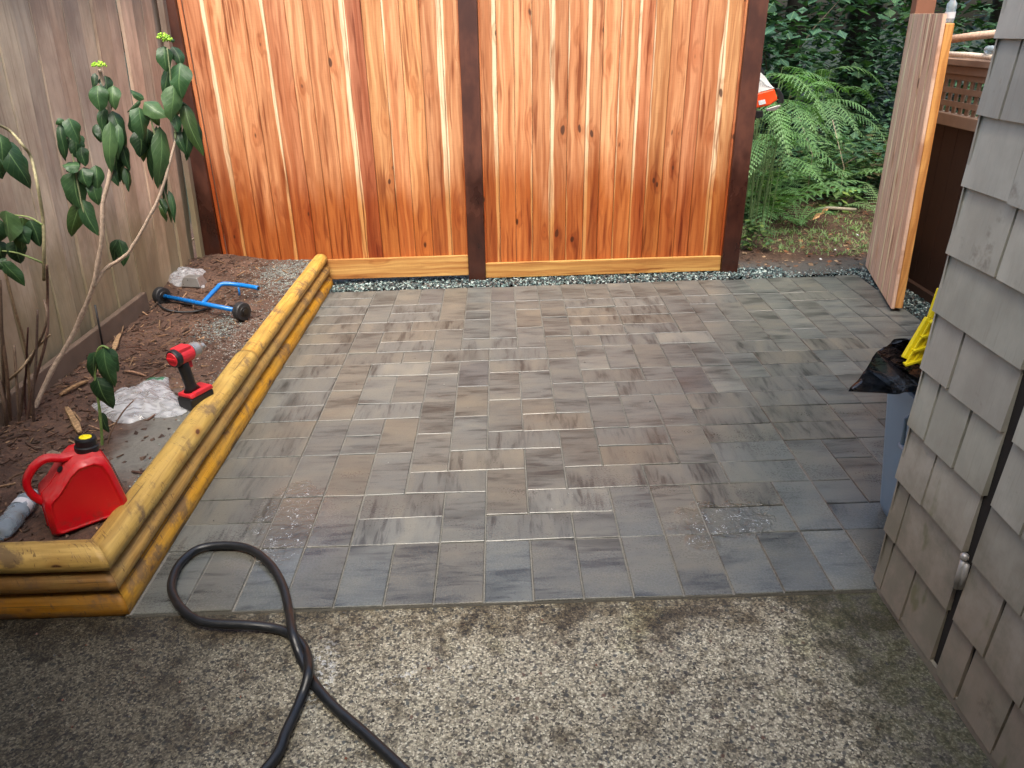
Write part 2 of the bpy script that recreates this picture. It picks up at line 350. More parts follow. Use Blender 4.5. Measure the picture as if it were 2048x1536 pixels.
c = q.mix(q.math('MULTIPLY', sandy, .85), c, q.mix(n2, (.14, .135, .12), (.27, .27, .24)))
M['soil'] = q.done(c, .78, q.bump(q.math('ADD', n2, n3), .8, .008), spec=.35)
q = NM('forest_litter'); p = q.pos(); n1 = q.noise(p, 2.5, 5, .65); n2 = q.noise(p, 40, 5, .7); n3 = q.noise(q.map(p, (1, 3, 1)), 90, 3, .7)
c = q.mix(q.rng(n1, .35, .65), (.07, .035, .024), (.095, .06, .038)); c = q.mix(q.rng(n3, .5, .7), c, (.20, .12, .08)); c = q.mix(q.rng(n2, .5, .7), c, (.028, .018, .013))
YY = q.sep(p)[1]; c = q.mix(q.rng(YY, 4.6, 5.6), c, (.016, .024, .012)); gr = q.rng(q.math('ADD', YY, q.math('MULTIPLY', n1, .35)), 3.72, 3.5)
c = q.mix(q.math('MULTIPLY', gr, .8), c, q.mix(n3, (.07, .068, .062), (.15, .15, .14)))
M['litter'] = q.done(c, .85, q.bump(q.math('ADD', n2, n3), .9, .012), spec=.25)
# generic tinted materials
def tinted(name, rough=.8, scale=60, amt=.3, bump=.4, spec=.4, bd=.003, **kw):
    q = NM(name); a = q.attr(); p = q.pos(); n = q.noise(p, scale, 4, .6)
    c = q.mix(q.rng(n, .3, .7), q.mix(1.0, a.outputs['Color'], (1 - amt,) * 3, 'MULTIPLY'), q.mix(1.0, a.outputs['Color'], (1 + amt,) * 3, 'MULTIPLY'))
    return q.done(c, rough, q.bump(n, bump, bd), spec=spec, **kw)
M['stone'] = tinted('crushed_stone', .45, 120, .3, .5, .5)
M['chip'] = tinted('bark_chip', .8, 90, .4, .6, .3)
def leafmat(name, rough, trans, spec=.4):
    q = NM(name); a = q.attr(); p = q.pos(); n = q.noise(p, 25, 3); u, v, _ = q.sep(q.uv())
    c = q.mix(q.rng(n, .3, .7), q.mix(1.0, a.outputs['Color'], (.75, .8, .8), 'MULTIPLY'), q.mix(1.0, a.outputs['Color'], (1.2, 1.15, 1.1), 'MULTIPLY'))
    rib = q.rng(q.math('ABSOLUTE', u), .02, .07, 1, 0)
    vein = q.rng(q.math('SINE', q.math('MULTIPLY', q.math('SUBTRACT', v, q.math('MULTIPLY', q.math('ABSOLUTE', u), .28)), 46.)), .82, 1.0)
    c = q.mix(q.math('MULTIPLY', rib, .38), c, (.22, .36, .14)); c = q.mix(q.math('MULTIPLY', vein, .12), c, (.16, .26, .10))
    q.done(c, rough, q.bump(q.math('ADD', vein, n), .25, .003), spec=spec)
    tr = q.n('ShaderNodeBsdfTranslucent'); q.L(q.mix(1.0, c, (1.2, 1.5, .5), 'MULTIPLY'), tr.inputs[0])
    mx = q.n('ShaderNodeMixShader'); mx.inputs[0].default_value = trans; q.L(q.b.outputs[0], mx.inputs[1]); q.L(tr.outputs[0], mx.inputs[2]); q.L(mx.outputs[0], q.out.inputs[0])
    return q.m
M['hleaf'] = leafmat('hydrangea_leaf', .42, .15)
M['leaf'] = leafmat('forest_leaf', .5, .25)
M['stem'] = tinted('plant_stem_bark', .65, 80, .2, .3)
M['flower'] = tinted('lime_flower_buds', .6, 60, .15, .3)
# treated pine timber
q = NM('treated_pine_timber'); a = q.attr(); uv = q.uv(); u, v, _ = q.sep(uv); sdn = q.math('MULTIPLY', a.outputs['Alpha'], 17.)
tv = q.comb(q.math('ADD', u, sdn), q.math('ADD', v, sdn), 0)
g = q.noise(q.map(tv, (55, 3.5, 1)), 1, 4, .6, .8); kd = q.vor(q.map(tv, (13, 7, 1)), 1.0); kc = q.sep(q.vor(q.map(tv, (13, 7, 1)), 1.0, out='Color'))[0]
kn = q.math('MULTIPLY', q.rng(kc, .55, .6), q.rng(kd, .15, .08)); halo = q.math('MULTIPLY', q.rng(kc, .55, .6), q.rng(kd, .35, .1))
nick = q.noise(q.map(tv, (22, 60, 1)), 1.0, 3, .6, 1.6); nm = q.math('MULTIPLY', q.rng(nick, .60, .66), q.rng(q.noise(tv, 5, 3), .40, .52))
dirt = q.noise(q.map(tv, (6, 5, 1)), 1.0, 5, .7)
c = q.mix(q.rng(g, .35, .7), (.52, .335, .085), (.34, .205, .045)); c = q.mix(1.0, c, a.outputs['Color'], 'MULTIPLY')
gs = q.rng(q.noise(tv, 4, 4), .45, .7); c = q.mix(q.math('MULTIPLY', gs, .35), c, (.28, .22, .08))
c = q.mix(q.math('MULTIPLY', halo, .5), c, (.26, .12, .025)); c = q.mix(kn, c, (.09, .03, .012)); c = q.mix(q.math('MULTIPLY', nm, .75), c, (.12, .06, .02))
chk = q.rng(q.noise(q.map(tv, (95, 1.3, 1)), 1.0, 2, .5, .3), .655, .68)
c = q.mix(q.math('MULTIPLY', chk, .75), c, (.07, .04, .015))
c = q.mix(q.math('MULTIPLY', q.rng(dirt, .52, .64), .8), c, (.13, .080, .045))
M['timber'] = q.done(c, q.rng(dirt, .4, .65, .42, .8), q.bump(q.math('SUBTRACT', g, q.math('MULTIPLY', nm, 2.)), .35, .003), spec=.45)
q = NM('red_fuel_can_plastic'); p = q.pos(); gnz = q.sep(q.n('ShaderNodeNewGeometry').outputs['Normal'])[2]; n = q.noise(p, 45, 5, .7); n2 = q.noise(p, 300, 3, .6)
dm = q.math('MULTIPLY', q.rng(gnz, .25, .75), q.rng(n, .3, .6)); low = q.math('MULTIPLY', q.rng(q.sep(p)[2], .26, .19), q.rng(n, .45, .65))
c = q.mix(q.math('MULTIPLY', dm, .35), (.60, .002, .010), (.46, .15, .13)); c = q.mix(q.math('MULTIPLY', low, .7), c, (.12, .05, .035))
c = q.mix(q.math('MULTIPLY', q.rng(q.noise(q.map(p, (8, 8, 90)), 4, 3, .6), .66, .7), .4), c, (.62, .08, .08))
M['red'] = q.done(c, q.mix(dm, (.30, .30, .30), (.7, .7, .7)), q.bump(n2, .12, .002))
M['dustred'] = simple('dusty_red_plastic', (.50, .05, .05), .6, .15, 60, .2)
M['black'] = simple('black_plastic', (.008, .008, .009), .48, .2, 40, .1)
M['rubber'] = simple('black_rubber', (.020, .020, .022), .55, .3, 60, .2)
M['hose'] = simple('black_rubber_hose', (.010, .011, .013), .36, .3, 30, .1)
M['yellow'] = simple('yellow_plastic', (.82, .66, .01), .4, .08, 20, .1)
M['toolred'] = simple('red_tool_plastic', (.55, .02, .03), .45, .15, 40, .1)
M['grey'] = simple('grey_metal', (.35, .34, .33), .35, .15, 40, .1, Metallic=.6)
M['blue'] = simple('blue_painted_steel', (.005, .16, .52), .3, .1, 25, .05)
M['orange'] = simple('orange_plastic', (.72, .07, .012), .4, .1, 20, .05)
M['white'] = simple('white_plastic', (.75, .76, .76), .45, .06, 30, .1)
M['binblue'] = simple('grey_blue_bin_plastic', (.24, .335, .42), .45, .08, 8, .08)
M['label'] = simple('pale_label_paper', (.62, .62, .64), .6, .15, 40, .1)
M['steel'] = simple('hinge_steel', (.42, .40, .38), .4, .25, 60, .2, Metallic=.5)
q = NM('clear_bottle_plastic'); M['clear'] = q.done((.62, .74, .82), .10, q.bump(q.noise(q.pos(), 60, 3), .5, .006), Transmission_Weight=.7, IOR=1.35)
q = NM('crumpled_clear_film'); a = q.attr(); n = q.noise(q.map(q.pos(), (1, 2.4, 1), rot=(0, 0, .6)), 9, 3, .55, 2.0)
q.done(q.mix(1.0, (.56, .57, .60), a.outputs['Color'], 'MULTIPLY'), q.rng(n, .3, .7, .12, .35), q.bump(n, .5, .012), spec=.9)
trn = q.n('ShaderNodeBsdfTransparent'); mx = q.n('ShaderNodeMixShader'); q.L(q.rng(n, .36, .64, .38, .66), mx.inputs[0]); q.L(trn.outputs[0], mx.inputs[1]); q.L(q.b.outputs[0], mx.inputs[2]); q.L(mx.outputs[0], q.out.inputs[0])
M['film'] = q.m
q = NM('black_bin_liner'); n = q.noise(q.pos(), 25, 4, .6, .8); M['liner'] = q.done((.012, .012, .014), .26, q.bump(n, .7, .015), spec=.6)
M['roof'] = simple('roof_shingle', (.06, .058, .055), .9, .3, 30, .3)
M['soffit'] = simple('painted_soffit', (.30, .28, .25), .7, .1, 10, .1)

# ------------------------------------------------------------ setting
W = 0.1525; D0 = 0.301
# concrete slab
mb = MB(); mb.box(-5, 1.35, -5, -.002, -.14, -.012); mb.box(-5, -1.0755, -.002, .08, -.14, -.012)
tag(mb.build('concrete_pavement', M['concrete']), kind='structure')
# pavers
def paver(mb, x0, x1, y0, y1, alongx, zoff=0):
    g = .0020 + rnd.random() * .0010; x0 += g; x1 -= g; y0 += g; y1 -= g
    h = rnd.uniform(-.0012, .0012); tx, ty = rnd.uniform(-.0010, .0010), rnd.uniform(-.0012, .0012)
    t = rnd.random()
    if t < .40: c = (.131, .131, .119)
    elif t < .70: c = (.128, .134, .127)
    elif t < .86: c = (.140, .133, .114)
    elif t < .92: c = (.108, .111, .110)
    else: c = (.160, .164, .152)
    k = rnd.uniform(.92, 1.06) * .92; mb.col(c[0] * k, c[1] * k, c[2] * k, rnd.random())
    cx, cy = (x0 + x1) / 2, (y0 + y1) / 2; b = .0022
    def P(x, y, z): return (x, y, z + h + tx * (x - cx) / .08 + ty * (y - cy) / .08)
    def UV(x, y): return ((x, y) if alongx else (y, x))
    o = [(x0, y0), (x1, y0), (x1, y1), (x0, y1)]; i_ = [(x0 + b, y0 + b), (x1 - b, y0 + b), (x1 - b, y1 - b), (x0 + b, y1 - b)]
    bs = len(mb.v)
    mb.v += [P(*q_, 0) for q_ in i_] + [P(*q_, -b) for q_ in o] + [P(*q_, -.035) for q_ in o]
    mb.face([bs, bs + 1, bs + 2, bs + 3], [UV(*q_) for q_ in i_])
    for j in range(4):
        k2 = (j + 1) % 4
        mb.face([bs + 4 + j, bs + 4 + k2, bs + k2, bs + j], [UV(*o[j]), UV(*o[k2]), UV(*i_[k2]), UV(*i_[j])])
        mb.face([bs + 8 + j, bs + 8 + k2, bs + 4 + k2, bs + 4 + j], [UV(*o[j]), UV(*o[k2]), UV(*o[k2]), UV(*o[j])])
mb = MB()
UMAX = 16; XL = -7.05 * W
for u in range(-7, UMAX):
    x0 = max(u * W, XL)
    if not (u >= 8 and False): paver(mb, x0, (u + 1) * W, 0, D0, False)
NR = 16; occ = {}
fixed = [(0, 0, 'h'), (2, 0, 's'), (3, 0, 'v'), (1, 1, 'h'), (0, 1, 'v'), (-1, 0, 'v'), (-2, 2, 'h'), (1, 2, 'v'), (2, 2, 'h'), (-1, 3, 'h'), (0, 4, 'h'), (2, 3, 'v'),
         (3, 3, 'h'), (0, 5, 'v'), (-3, 0, 'h'), (-4, 2, 'v'), (-5, 0, 'v'), (-3, 1, 'h'), (4, 0, 'v'), (5, 0, 'h'), (5, 1, 'h'), (4, 2, 'v'), (6, 2, 'h'), (5, 3, 'v'), (1, 5, 'h'), (-1, 5, 'h'), (3, 5, 'v'), (-4, 0, 'v'), (1, 7, 'v'), (-2, 0, 's')]
def put(u, r, k):
    cells = {'h': [(u, r), (u + 1, r)], 'v': [(u, r), (u, r + 1)], 's': [(u, r)]}[k]
    for c_ in cells:
        if c_ in occ or c_[0] >= UMAX or c_[0] < -5 or c_[1] >= NR or c_[1] < 0: return False
    for c_ in cells: occ[c_] = 1
    x0, y0 = u * W, D0 + r * W
    paver(mb, x0, x0 + W * (2 if k == 'h' else 1), y0, y0 + W * (2 if k == 'v' else 1), k == 'h'); return True
for f in fixed: put(*f)
for r in range(NR):
    paver(mb, XL, -5 * W, D0 + r * W, D0 + (r + 1) * W, True)
    for u in range(-5, UMAX):
        if (u, r) in occ: continue
        ks = ['h', 'v'] if rnd.random() < .5 else ['v', 'h']
        if rnd.random() < .12: ks = ['s']
        for k in ks + ['v', 'h', 's']:
            if put(u, r, k): break
yt = D0 + NR * W
for u in range(-7, UMAX):
    if u < -5:
        if u == -7:
            paver(mb, XL, -5 * W, yt, yt + W, True); paver(mb, XL, -5 * W, yt + W, yt + 2 * W, True)
    else: paver(mb, u * W, (u + 1) * W, yt, yt + 2 * W, False)
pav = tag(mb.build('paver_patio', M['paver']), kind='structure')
YB = yt + 2 * W
mb = MB(); mb.box(XL - .01, UMAX * W, .002, YB + .003, -.12, -.0055)
o = mb.build('joint_sand', M['sand']); tag(o, kind='structure')
# base ground everywhere (one sheet to the horizon), forest floor
mb = MB(); nx, ny = 60, 60
def fz(x, y):
    h = mnoise.noise(Vector((x * .8, y * .8, 3))) * .06 + mnoise.noise(Vector((x * 4, y * 4, 1))) * .025
    k = max(0, min(1, (y - 3.35) / .8)); s = h * k - .012
    if y > 4: s += (min(y, 14) - 4) * .035
    return s
xs = [-60, -30, -15, -8, -5] + [-4 + i * .12 for i in range(84)] + [6.5, 8, 11, 15, 25, 60]
ys = [3.13 + i * .09 for i in range(60)] + [9, 10, 12, 15, 20, 30, 60]
b0 = len(mb.v)
for y in ys:
    for x in xs: mb.v.append((x, y, fz(x, y)))
for j in range(len(ys) - 1):
    for i in range(len(xs) - 1):
        a_ = b0 + j * len(xs) + i; mb.face((a_, a_ + 1, a_ + 1 + len(xs), a_ + len(xs)))
tag(mb.build('forest_ground', M['litter'], smooth=True), kind='structure')
mb = MB(); mb.box(-60, 60, -60, 3.14, -.4, -.16); mb.box(UMAX * W + .002, 60, -.0, 3.14, -.15, -.022); mb.box(-60, -1.2, .05, 3.14, -.15, -.03)
tag(mb.build('ground', M['litter']), kind='structure')
# soil bed
def sz(x, y):
    h = .188 + mnoise.noise(Vector((x * 3, y * 3, 0))) * .012 + mnoise.noise(Vector((x * 14, y * 14, 5))) * .008 + mnoise.noise(Vector((x * 45, y * 45, 5))) * .004
    d = math.hypot((x + 1.80) / .28, (y - 3.02) / .38); h += .06 * math.exp(-d * d * 1.3)
    h += .02 * math.exp(-((x + 1.8) / .1) ** 2) * (1 if y < 2.3 else 0)
    return h
mb = MB(); b0 = 0; nx, ny = 90, 260
for j in range(ny + 1):
    for i in range(nx + 1):
        x = -2.12 + i * (1.0 / nx); y = .03 + j * (3.16 / ny); mb.v.append((x, y, sz(x, y) if x < -1.125 and y > .05 else .15))
for j in range(ny):
    for i in range(nx):
        a_ = j * (nx + 1) + i; mb.face((a_, a_ + 1, a_ + nx + 2, a_ + nx + 1))
tag(mb.build('garden_soil', M['soil'], smooth=True), kind='structure')

# ------------------------------------------------------------ gravel and chips (stuff)
def stone(mb, p, r, cols, flat=.65):
    c = rnd.choice(cols); k = rnd.uniform(.7, 1.3); mb.col(c[0] * k, c[1] * k, c[2] * k)
    q_ = Matrix.Rotation(rnd.uniform(0, 6.28), 3, 'Z') @ Matrix.Rotation(rnd.uniform(-.7, .7), 3, 'X') @ Matrix.Rotation(rnd.uniform(-.6, .6), 3, 'Y')
    b = len(mb.v)
    for v in ((1, 0, 0), (-1, 0, 0), (0, 1, 0), (0, -1, 0), (0, 0, 1), (0, 0, -1)):
        w_ = Vector(v) * r * rnd.uniform(.7, 1.25); w_ += Vector((rnd.uniform(-.3, .3), rnd.uniform(-.3, .3), rnd.uniform(-.3, .3))) * r
        w_.z *= flat; w_.y *= .8; w_ = q_ @ w_; mb.v.append((p[0] + w_.x, p[1] + w_.y, p[2] + w_.z))
    for f in ((0, 2, 4), (2, 1, 4), (1, 3, 4), (3, 0, 4), (2, 0, 5), (1, 2, 5), (3, 1, 5), (0, 3, 5)): mb.face([b + i for i in f])
SC = [(.05, .085, .09), (.11, .17, .165), (.022, .034, .038), (.20, .27, .26), (.035, .045, .05), (.09, .08, .075), (.34, .40, .38), (.03, .05, .055)]
mb = MB()
for i in range(4600):
    x = rnd.uniform(-1.09, 2.0); y = rnd.uniform(YB + .001, 3.285)
    stone(mb, (x, y, -.008 + rnd.random() * .014), rnd.uniform(.0065, .0135), SC)
for i in range(900):
    x = rnd.uniform(1.7, 2.6); y = rnd.gauss(3.13, .05)
    stone(mb, (x, max(y, YB + .01), -.012 + rnd.random() * .006), rnd.uniform(.003, .008), SC)
for i in range(2600):
    x = rnd.uniform(2.445, 2.63); y = rnd.uniform(1.2, 3.2)
    stone(mb, (x, y, -.014 + rnd.random() * .016), rnd.uniform(.006, .012), SC)
tag(mb.build('gravel', M['stone']), kind='stuff', label='blue grey crushed gravel strip between pavers and cedar fence', cat='gravel')
mb = MB()
FC = [(.20, .25, .23), (.13, .17, .17), (.30, .34, .31), (.09, .10, .10), (.16, .14, .12)]
def scatter_soil(n, fn, r0, r1, cols):
    for i in range(n):
        x, y = fn()
        if -2.05 < x < -1.15 and .07 < y < 3.18: stone(mb, (x, y, sz(x, y) + .001), rnd.uniform(r0, r1), cols)
scatter_soil(5200, lambda: (rnd.gauss(-1.24, .13), rnd.gauss(2.86, .22)), .0025, .0055, FC)
scatter_soil(1400, lambda: (rnd.gauss(-1.40, .07), rnd.gauss(1.95, .13)), .0025, .005, FC)
scatter_soil(1500, lambda: (rnd.gauss(-1.17, .03), rnd.uniform(.35, 2.6)), .002, .005, FC)
scatter_soil(700, lambda: (rnd.gauss(-1.25, .08), rnd.gauss(1.75, .2)), .002, .006, [(.3, .28, .25), (.2, .14, .11)])
tag(mb.build('fine_gravel', M['stone']), kind='stuff', label='fine green grey gravel spilt over the soil beside the timber edging', cat='gravel')
mb = MB()
CC = [(.16, .085, .055), (.09, .05, .035), (.24, .14, .085), (.06, .034, .025), (.13, .065, .045), (.34, .21, .12), (.11, .075, .055)]
for i in range(3400):
    x = rnd.uniform(-2.05, -1.16); y = rnd.uniform(.1, 3.15)
    dens = .35 + .65 * (1 if x < -1.45 else 0) * (1 if y < 1.6 else .45)
    if rnd.random() > dens: continue
    if x > -1.42 and .45 < y < 1.1 and rnd.random() < .8: continue
    c = rnd.choice(CC); k = rnd.uniform(.45, 1.05); mb.col(c[0] * k, c[1] * k, c[2] * k)
    l = rnd.choice([.004, .006, .009, .014, .03]) * rnd.uniform(.6, 1.4); a_ = rnd.uniform(0, 6.28); t = rnd.uniform(-.35, .35)
    ax = Vector((math.cos(a_) * math.cos(t), math.sin(a_) * math.cos(t), math.sin(t))); ay = ax.cross(Vector((0, 0, 1))).normalized(); az = ax.cross(ay)
    mb.obox(Vector((x, y, sz(x, y) + .003 + abs(math.sin(t)) * l * .5)), ax, ay, az, l, rnd.uniform(.0008, .0042), rnd.uniform(.0006, .0025))
for i in range(500):
    x = rnd.uniform(-2.0, -1.2); y = rnd.uniform(.1, 3.1); stone(mb, (x, y, sz(x, y)), rnd.uniform(.006, .016), [(.085, .052, .040), (.13, .085, .064), (.06, .036, .028)])
tag(mb.build('bark_mulch', M['chip']), kind='stuff', label='scattered bark chips twigs and clods on the garden soil', cat='mulch')
# tiny debris on the patio
mb = MB()
for px, py in [(690, 600), (680, 597), (1030, 640), (740, 760), (1595, 572), (1384, 700), (1300, 803), (830, 717), (820, 762), (1120, 710), (655, 755), (1170, 724), (1500, 560), (1616, 722), (760, 600), (1208, 570), (980, 717), (427, 1041), (713, 768)]:
    P_ = G(px, py, .004); mb.col(.03, .02, .015); stone(mb, P_, .004, [(.03, .02, .015), (.16, .05, .03), (.02, .02, .02)], .5)
for i in range(150):
    P_ = Vector((rnd.uniform(-1, 1.9), rnd.uniform(.1, 3), .0025)); stone(mb, P_, rnd.uniform(.0012, .0024), [(.5, .48, .45), (.3, .3, .28), (.05, .04, .03)], .5)
for i in range(260):
    P_ = Vector((rnd.uniform(-1.6, 1.15), rnd.uniform(-.8, -.01), -.0095)); stone(mb, P_, rnd.uniform(.002, .005), [(.04, .04, .045), (.03, .028, .025), (.07, .07, .07), (.14, .05, .03)], .6)
tag(mb.build('scattered_grit', M['stone']), kind='stuff', label='small specks of grit and bark lying on pavers and concrete', cat='grit')

# ------------------------------------------------------------ timber edging
def sect(w_, h_, n=28, ex=2.9):
    out = []
    for i in range(n):
        t = 2 * math.pi * i / n; c_, s_ = math.cos(t), math.sin(t)
        out.append((w_ / 2 * math.copysign(abs(c_) ** (2 / ex), c_), h_ / 2 * math.copysign(abs(s_) ** (2 / ex), s_)))
    return out
wall = thing('timber_edging', (0, 0, 0), 'three courses of yellow treated pine landscape timbers edging the soil bed', 'edging')
def timber(outer, z0, z1, wd, t0, t1, side, tint, mit0=True):
    S = sect(wd, z1 - z0, ex=2.15); zc = (z0 + z1) / 2; mb = MB(); mb.col(*tint, rnd.random()); R = []; ns = 60
    per = 0; us = [0]
    for i in range(len(S)):
        a_, b_ = S[i], S[(i + 1) % len(S)]; per += math.hypot(a_[0] - b_[0], a_[1] - b_[1]); us.append(per)
    sdx = rnd.uniform(0, 50)
    for k in range(ns + 1):
        f = k / ns; ring = []
        for (a_, b_) in S:
            off = wd / 2 - a_          # distance in from the outer face
            s0 = t0 + (off if mit0 else 0); t = s0 + (t1 - s0) * f
            nz = mnoise.noise(Vector((t * 2.2, sdx + a_ * 9, b_ * 9))) * .0045 + mnoise.noise(Vector((t * 9, sdx + a_ * 20, b_ * 20))) * .0020
            a2 = a_ * (1 + nz * 12); b2 = b_ * (1 + nz * 12)
            off = wd / 2 - a2
            if side: ring.append((outer - off, t, zc + b2))
            else: ring.append((-t, off, zc + b2))
        R.append(ring)
    b = len(mb.v); n = len(S)
    for r_ in R: mb.v += r_
    for k in range(ns):
        for j in range(n):
            j2 = (j + 1) % n; y0 = t0 + (t1 - t0) * k / ns; y1 = t0 + (t1 - t0) * (k + 1) / ns
            mb.face((b + k * n + j, b + k * n + j2, b + (k + 1) * n + j2, b + (k + 1) * n + j) if side else (b + k * n + j2, b + k * n + j, b + (k + 1) * n + j, b + (k + 1) * n + j2),
                    [(us[j], y0), (us[j + 1], y0), (us[j + 1], y1), (us[j], y1)] if side else [(us[j + 1], y0), (us[j], y0), (us[j], y1), (us[j + 1], y1)])
    for rr in (b, b + ns * n): mb.face(tuple(rr + j for j in range(n)), [(S[j][0], S[j][1]) for j in range(n)])
    return mb.build('timber', M['timber'], wall, smooth=False)
TL = [(-.034, .069, (1.12, .86, .22)), (.071, .144, (.85, .78, .85))]
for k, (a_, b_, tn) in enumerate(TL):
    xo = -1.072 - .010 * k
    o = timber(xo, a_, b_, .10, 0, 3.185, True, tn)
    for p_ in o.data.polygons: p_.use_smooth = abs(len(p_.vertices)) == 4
    o = timber(0, a_, b_, .10, -xo, 2.7, False, (tn[0] * .6, tn[1] * .52, tn[2] * .5))  # lower front timbers tinted darker, their shade put into the wood colour
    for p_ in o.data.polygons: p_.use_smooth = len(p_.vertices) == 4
yj = FX(508, 706, -1.1).y
for o in (timber(-1.086, .145, .226, .105, 0, yj, True, (.98, .98, 1.0)), timber(-1.092, .145, .220, .092, yj + .004, 3.20, True, (1.15, 1.05, .9), False), timber(0, .145, .226, .105, 1.086, 2.7, False, (1.02, 1.02, 1.15))):
    for p_ in o.data.polygons: p_.use_smooth = len(p_.vertices) == 4

# ------------------------------------------------------------ cedar fence
LEAN = .0125
def sh(x, y, z): return (x + LEAN * z, y, z)
fence = thing('cedar_fence', (0, 3.2, 0), 'new orange cedar board fence with dark stained posts and kickboards', 'fence')
def boards(name, x0, x1, yf, z0, z1, mt, parent, n, th=.018, fn=sh, tints=None, sapp=.55):
    mb = MB(); ws = [rnd.uniform(.9, 1.12) for _ in range(n)]; s_ = sum(ws); x = x0; saps = []
    for i in range(n):
        w_ = (x1 - x0) * ws[i] / s_; t = rnd.random()
        if t < .50: c = (1.0, .95, .92)
        elif t < .72: c = (1.14, 1.15, 1.15)
        elif t < .86: c = (.92, .80, .80)
        elif t < .94: c = (1.06, 1.10, 1.0)
        else: c = (.74, .55, .58)
        k = rnd.uniform(.9, 1.1); a_ = rnd.random(); mb.col(c[0] * k, c[1] * k, c[2] * k, a_)
        s0, s1 = (0, 0); r_ = rnd.random()
        if r_ < sapp * .5: s0, s1 = (rnd.uniform(.55, .85), -.5)
        elif r_ < sapp: s0, s1 = (-.5, rnd.uniform(.55, .85))
        else: s0 = s1 = rnd.uniform(-.4, .12)
        g = .0012; xa, xb = x + g, x + w_ - g; nz = 1; yo = yf + rnd.uniform(-.0006, .0006); bv = .004
        # front with eased edges: bevel, face, bevel
        cols = [(xa, yo + bv), (xa + bv, yo), (xb - bv, yo), (xb, yo + bv), (xb, yf + th), (xa, yf + th)]
        b = len(mb.v)
        for zz in (z0, z1): mb.v += [fn(px_, py_, zz) for px_, py_ in cols]
        def sv(px_): t_ = (px_ - x) / w_; return s0 + (s1 - s0) * t_
        for j in range(6):
            j2 = (j + 1) % 6; A, B = cols[j], cols[j2]
            mb.face((b + j, b + j2, b + 6 + j2, b + 6 + j), [(A[0], z0), (B[0], z0), (B[0], z1), (A[0], z1)]); saps += [sv(A[0]), sv(B[0]), sv(B[0]), sv(A[0])]
        mb.face((b + 6, b + 7, b + 8, b + 9, b + 10, b + 11), [(c_[0], c_[1]) for c_ in cols]); saps += [0] * 6
        x += w_
    o = mb.build(name, mt, parent); at = o.data.attributes.new('sap', 'FLOAT', 'CORNER'); at.data.foreach_set('value', saps); return o
def plank(name, x0, x1, y0, y1, z0, z1, mt, parent, tint=(1, 1, 1), along='x', fn=sh):
    mb = MB(); mb.col(*tint, rnd.random()); mb.box(x0, x1, y0, y1, z0, z1, fn)
    for i, f in enumerate(mb.f):
        P_ = [mb.v[j] for j in f]
        if along == 'x': mb.uv[i] = [(p_[2] + p_[1], p_[0]) for p_ in P_]
        else: mb.uv[i] = [(p_[0] + p_[1], p_[2]) for p_ in P_]
    return mb.build(name, mt, parent, bevel=.003)
FT = 2.0
boards('board_panel', -1.775, -.148, 3.236, .04, FT, M['cedar'], fence, 14, sapp=.42)
boards('board_panel', -.03, 1.562, 3.236, .04, FT, M['cedar'], fence, 15, sapp=.8)
for x0, x1 in ((-1.795, -1.774), (-.036, -.024), (1.556, 1.572), (-.156, -.146)): plank('side_trim', x0, x1, 3.219, 3.235, .10, FT, M['cedar'], fence, (1.1, .85, .75), 'z')
plank('kickboard', -1.79, -.152, 3.207, 3.232, .035, .172, M['kick'], fence, (.85, .95, .62))
plank('kickboard', -.036, 1.566, 3.207, 3.232, .010, .113, M['kick'], fence, (.85, .95, .58))
for x0, x1 in ((-1.905, -1.797), (-.151, -.038), (1.568, 1.682)): plank('post', x0, x1, 3.188, 3.30, -.1, FT + .06, M['post'], fence, (1, 1, 1), 'z')
for zz in (.35, 1.2): plank('rail', -1.8, 1.6, 3.257, 3.293, zz, zz + .09, M['kick'], fence)
plank('top_rail', -1.8, 1.6, 3.20, 3.29, FT + .002, FT + .04, M['kick'], fence)

# ------------------------------------------------------------ old weathered fence on the left
old = thing('old_board_fence', (-1.96, 1.5, 0), 'old weathered grey brown vertical board fence leaning along the garden bed', 'fence')
mb = MB(); y = -1.2; i = 0
while y < 3.17:
    w_ = rnd.uniform(.125, .15); lean = rnd.uniform(-.01, .01); x_ = -1.985 + (.012 if i % 2 else 0); k = rnd.uniform(.78, 1.15)
    mb.col(k * rnd.uniform(.95, 1.1), k, k * rnd.uniform(.92, 1.0), rnd.random()); dy = .035
    y1 = min(y + w_ + .004, 3.185)
    n = 14; yy = [y, y1]; 
    R = []
    for k2 in range(n + 1):
        z_ = -.02 + 2.0 * k2 / n; xo = x_ + .055 * z_ + lean * math.sin(z_ * 2 + i) + .001 * math.sin(z_ * 17 + i); e0 = mnoise.noise(Vector((z_ * 3, i, 0))) * .004; e1 = mnoise.noise(Vector((z_ * 3, i, 9))) * .004
        tw = rnd.uniform(-.0015, .0015)
        R.append([(xo + tw, y + e0 + dy * z_, z_), (xo + .003 - tw, y1 + e1 + dy * z_ - .002, z_), (xo - .018, y1 + e1 + dy * z_ - .002, z_), (xo - .018, y + e0 + dy * z_, z_)])
    mb.rings(R); y = y1 + rnd.uniform(.0, .005); i += 1
mb.build('board_panel', M['oldwood'], old)
mb = MB(); mb.col(.9); mb.box(-2.06, -2.01, -1.2, 3.1, .5, .59); mb.box(-2.0, -1.95, -1.2, 3.1, 1.6, 1.69, lambda x, y, z: (x - .01, y, z)); mb.build('rail', M['oldwood'], old)
mb = MB(); mb.col(.55, .52, .5, .3)
mb.box(-1.945, -1.912, 3.13, 3.182, .2, 2.0, lambda x, y, z: (x + .05 * z, y + .005 * z, z)); mb.build('end_batten', M['oldwood'], old)
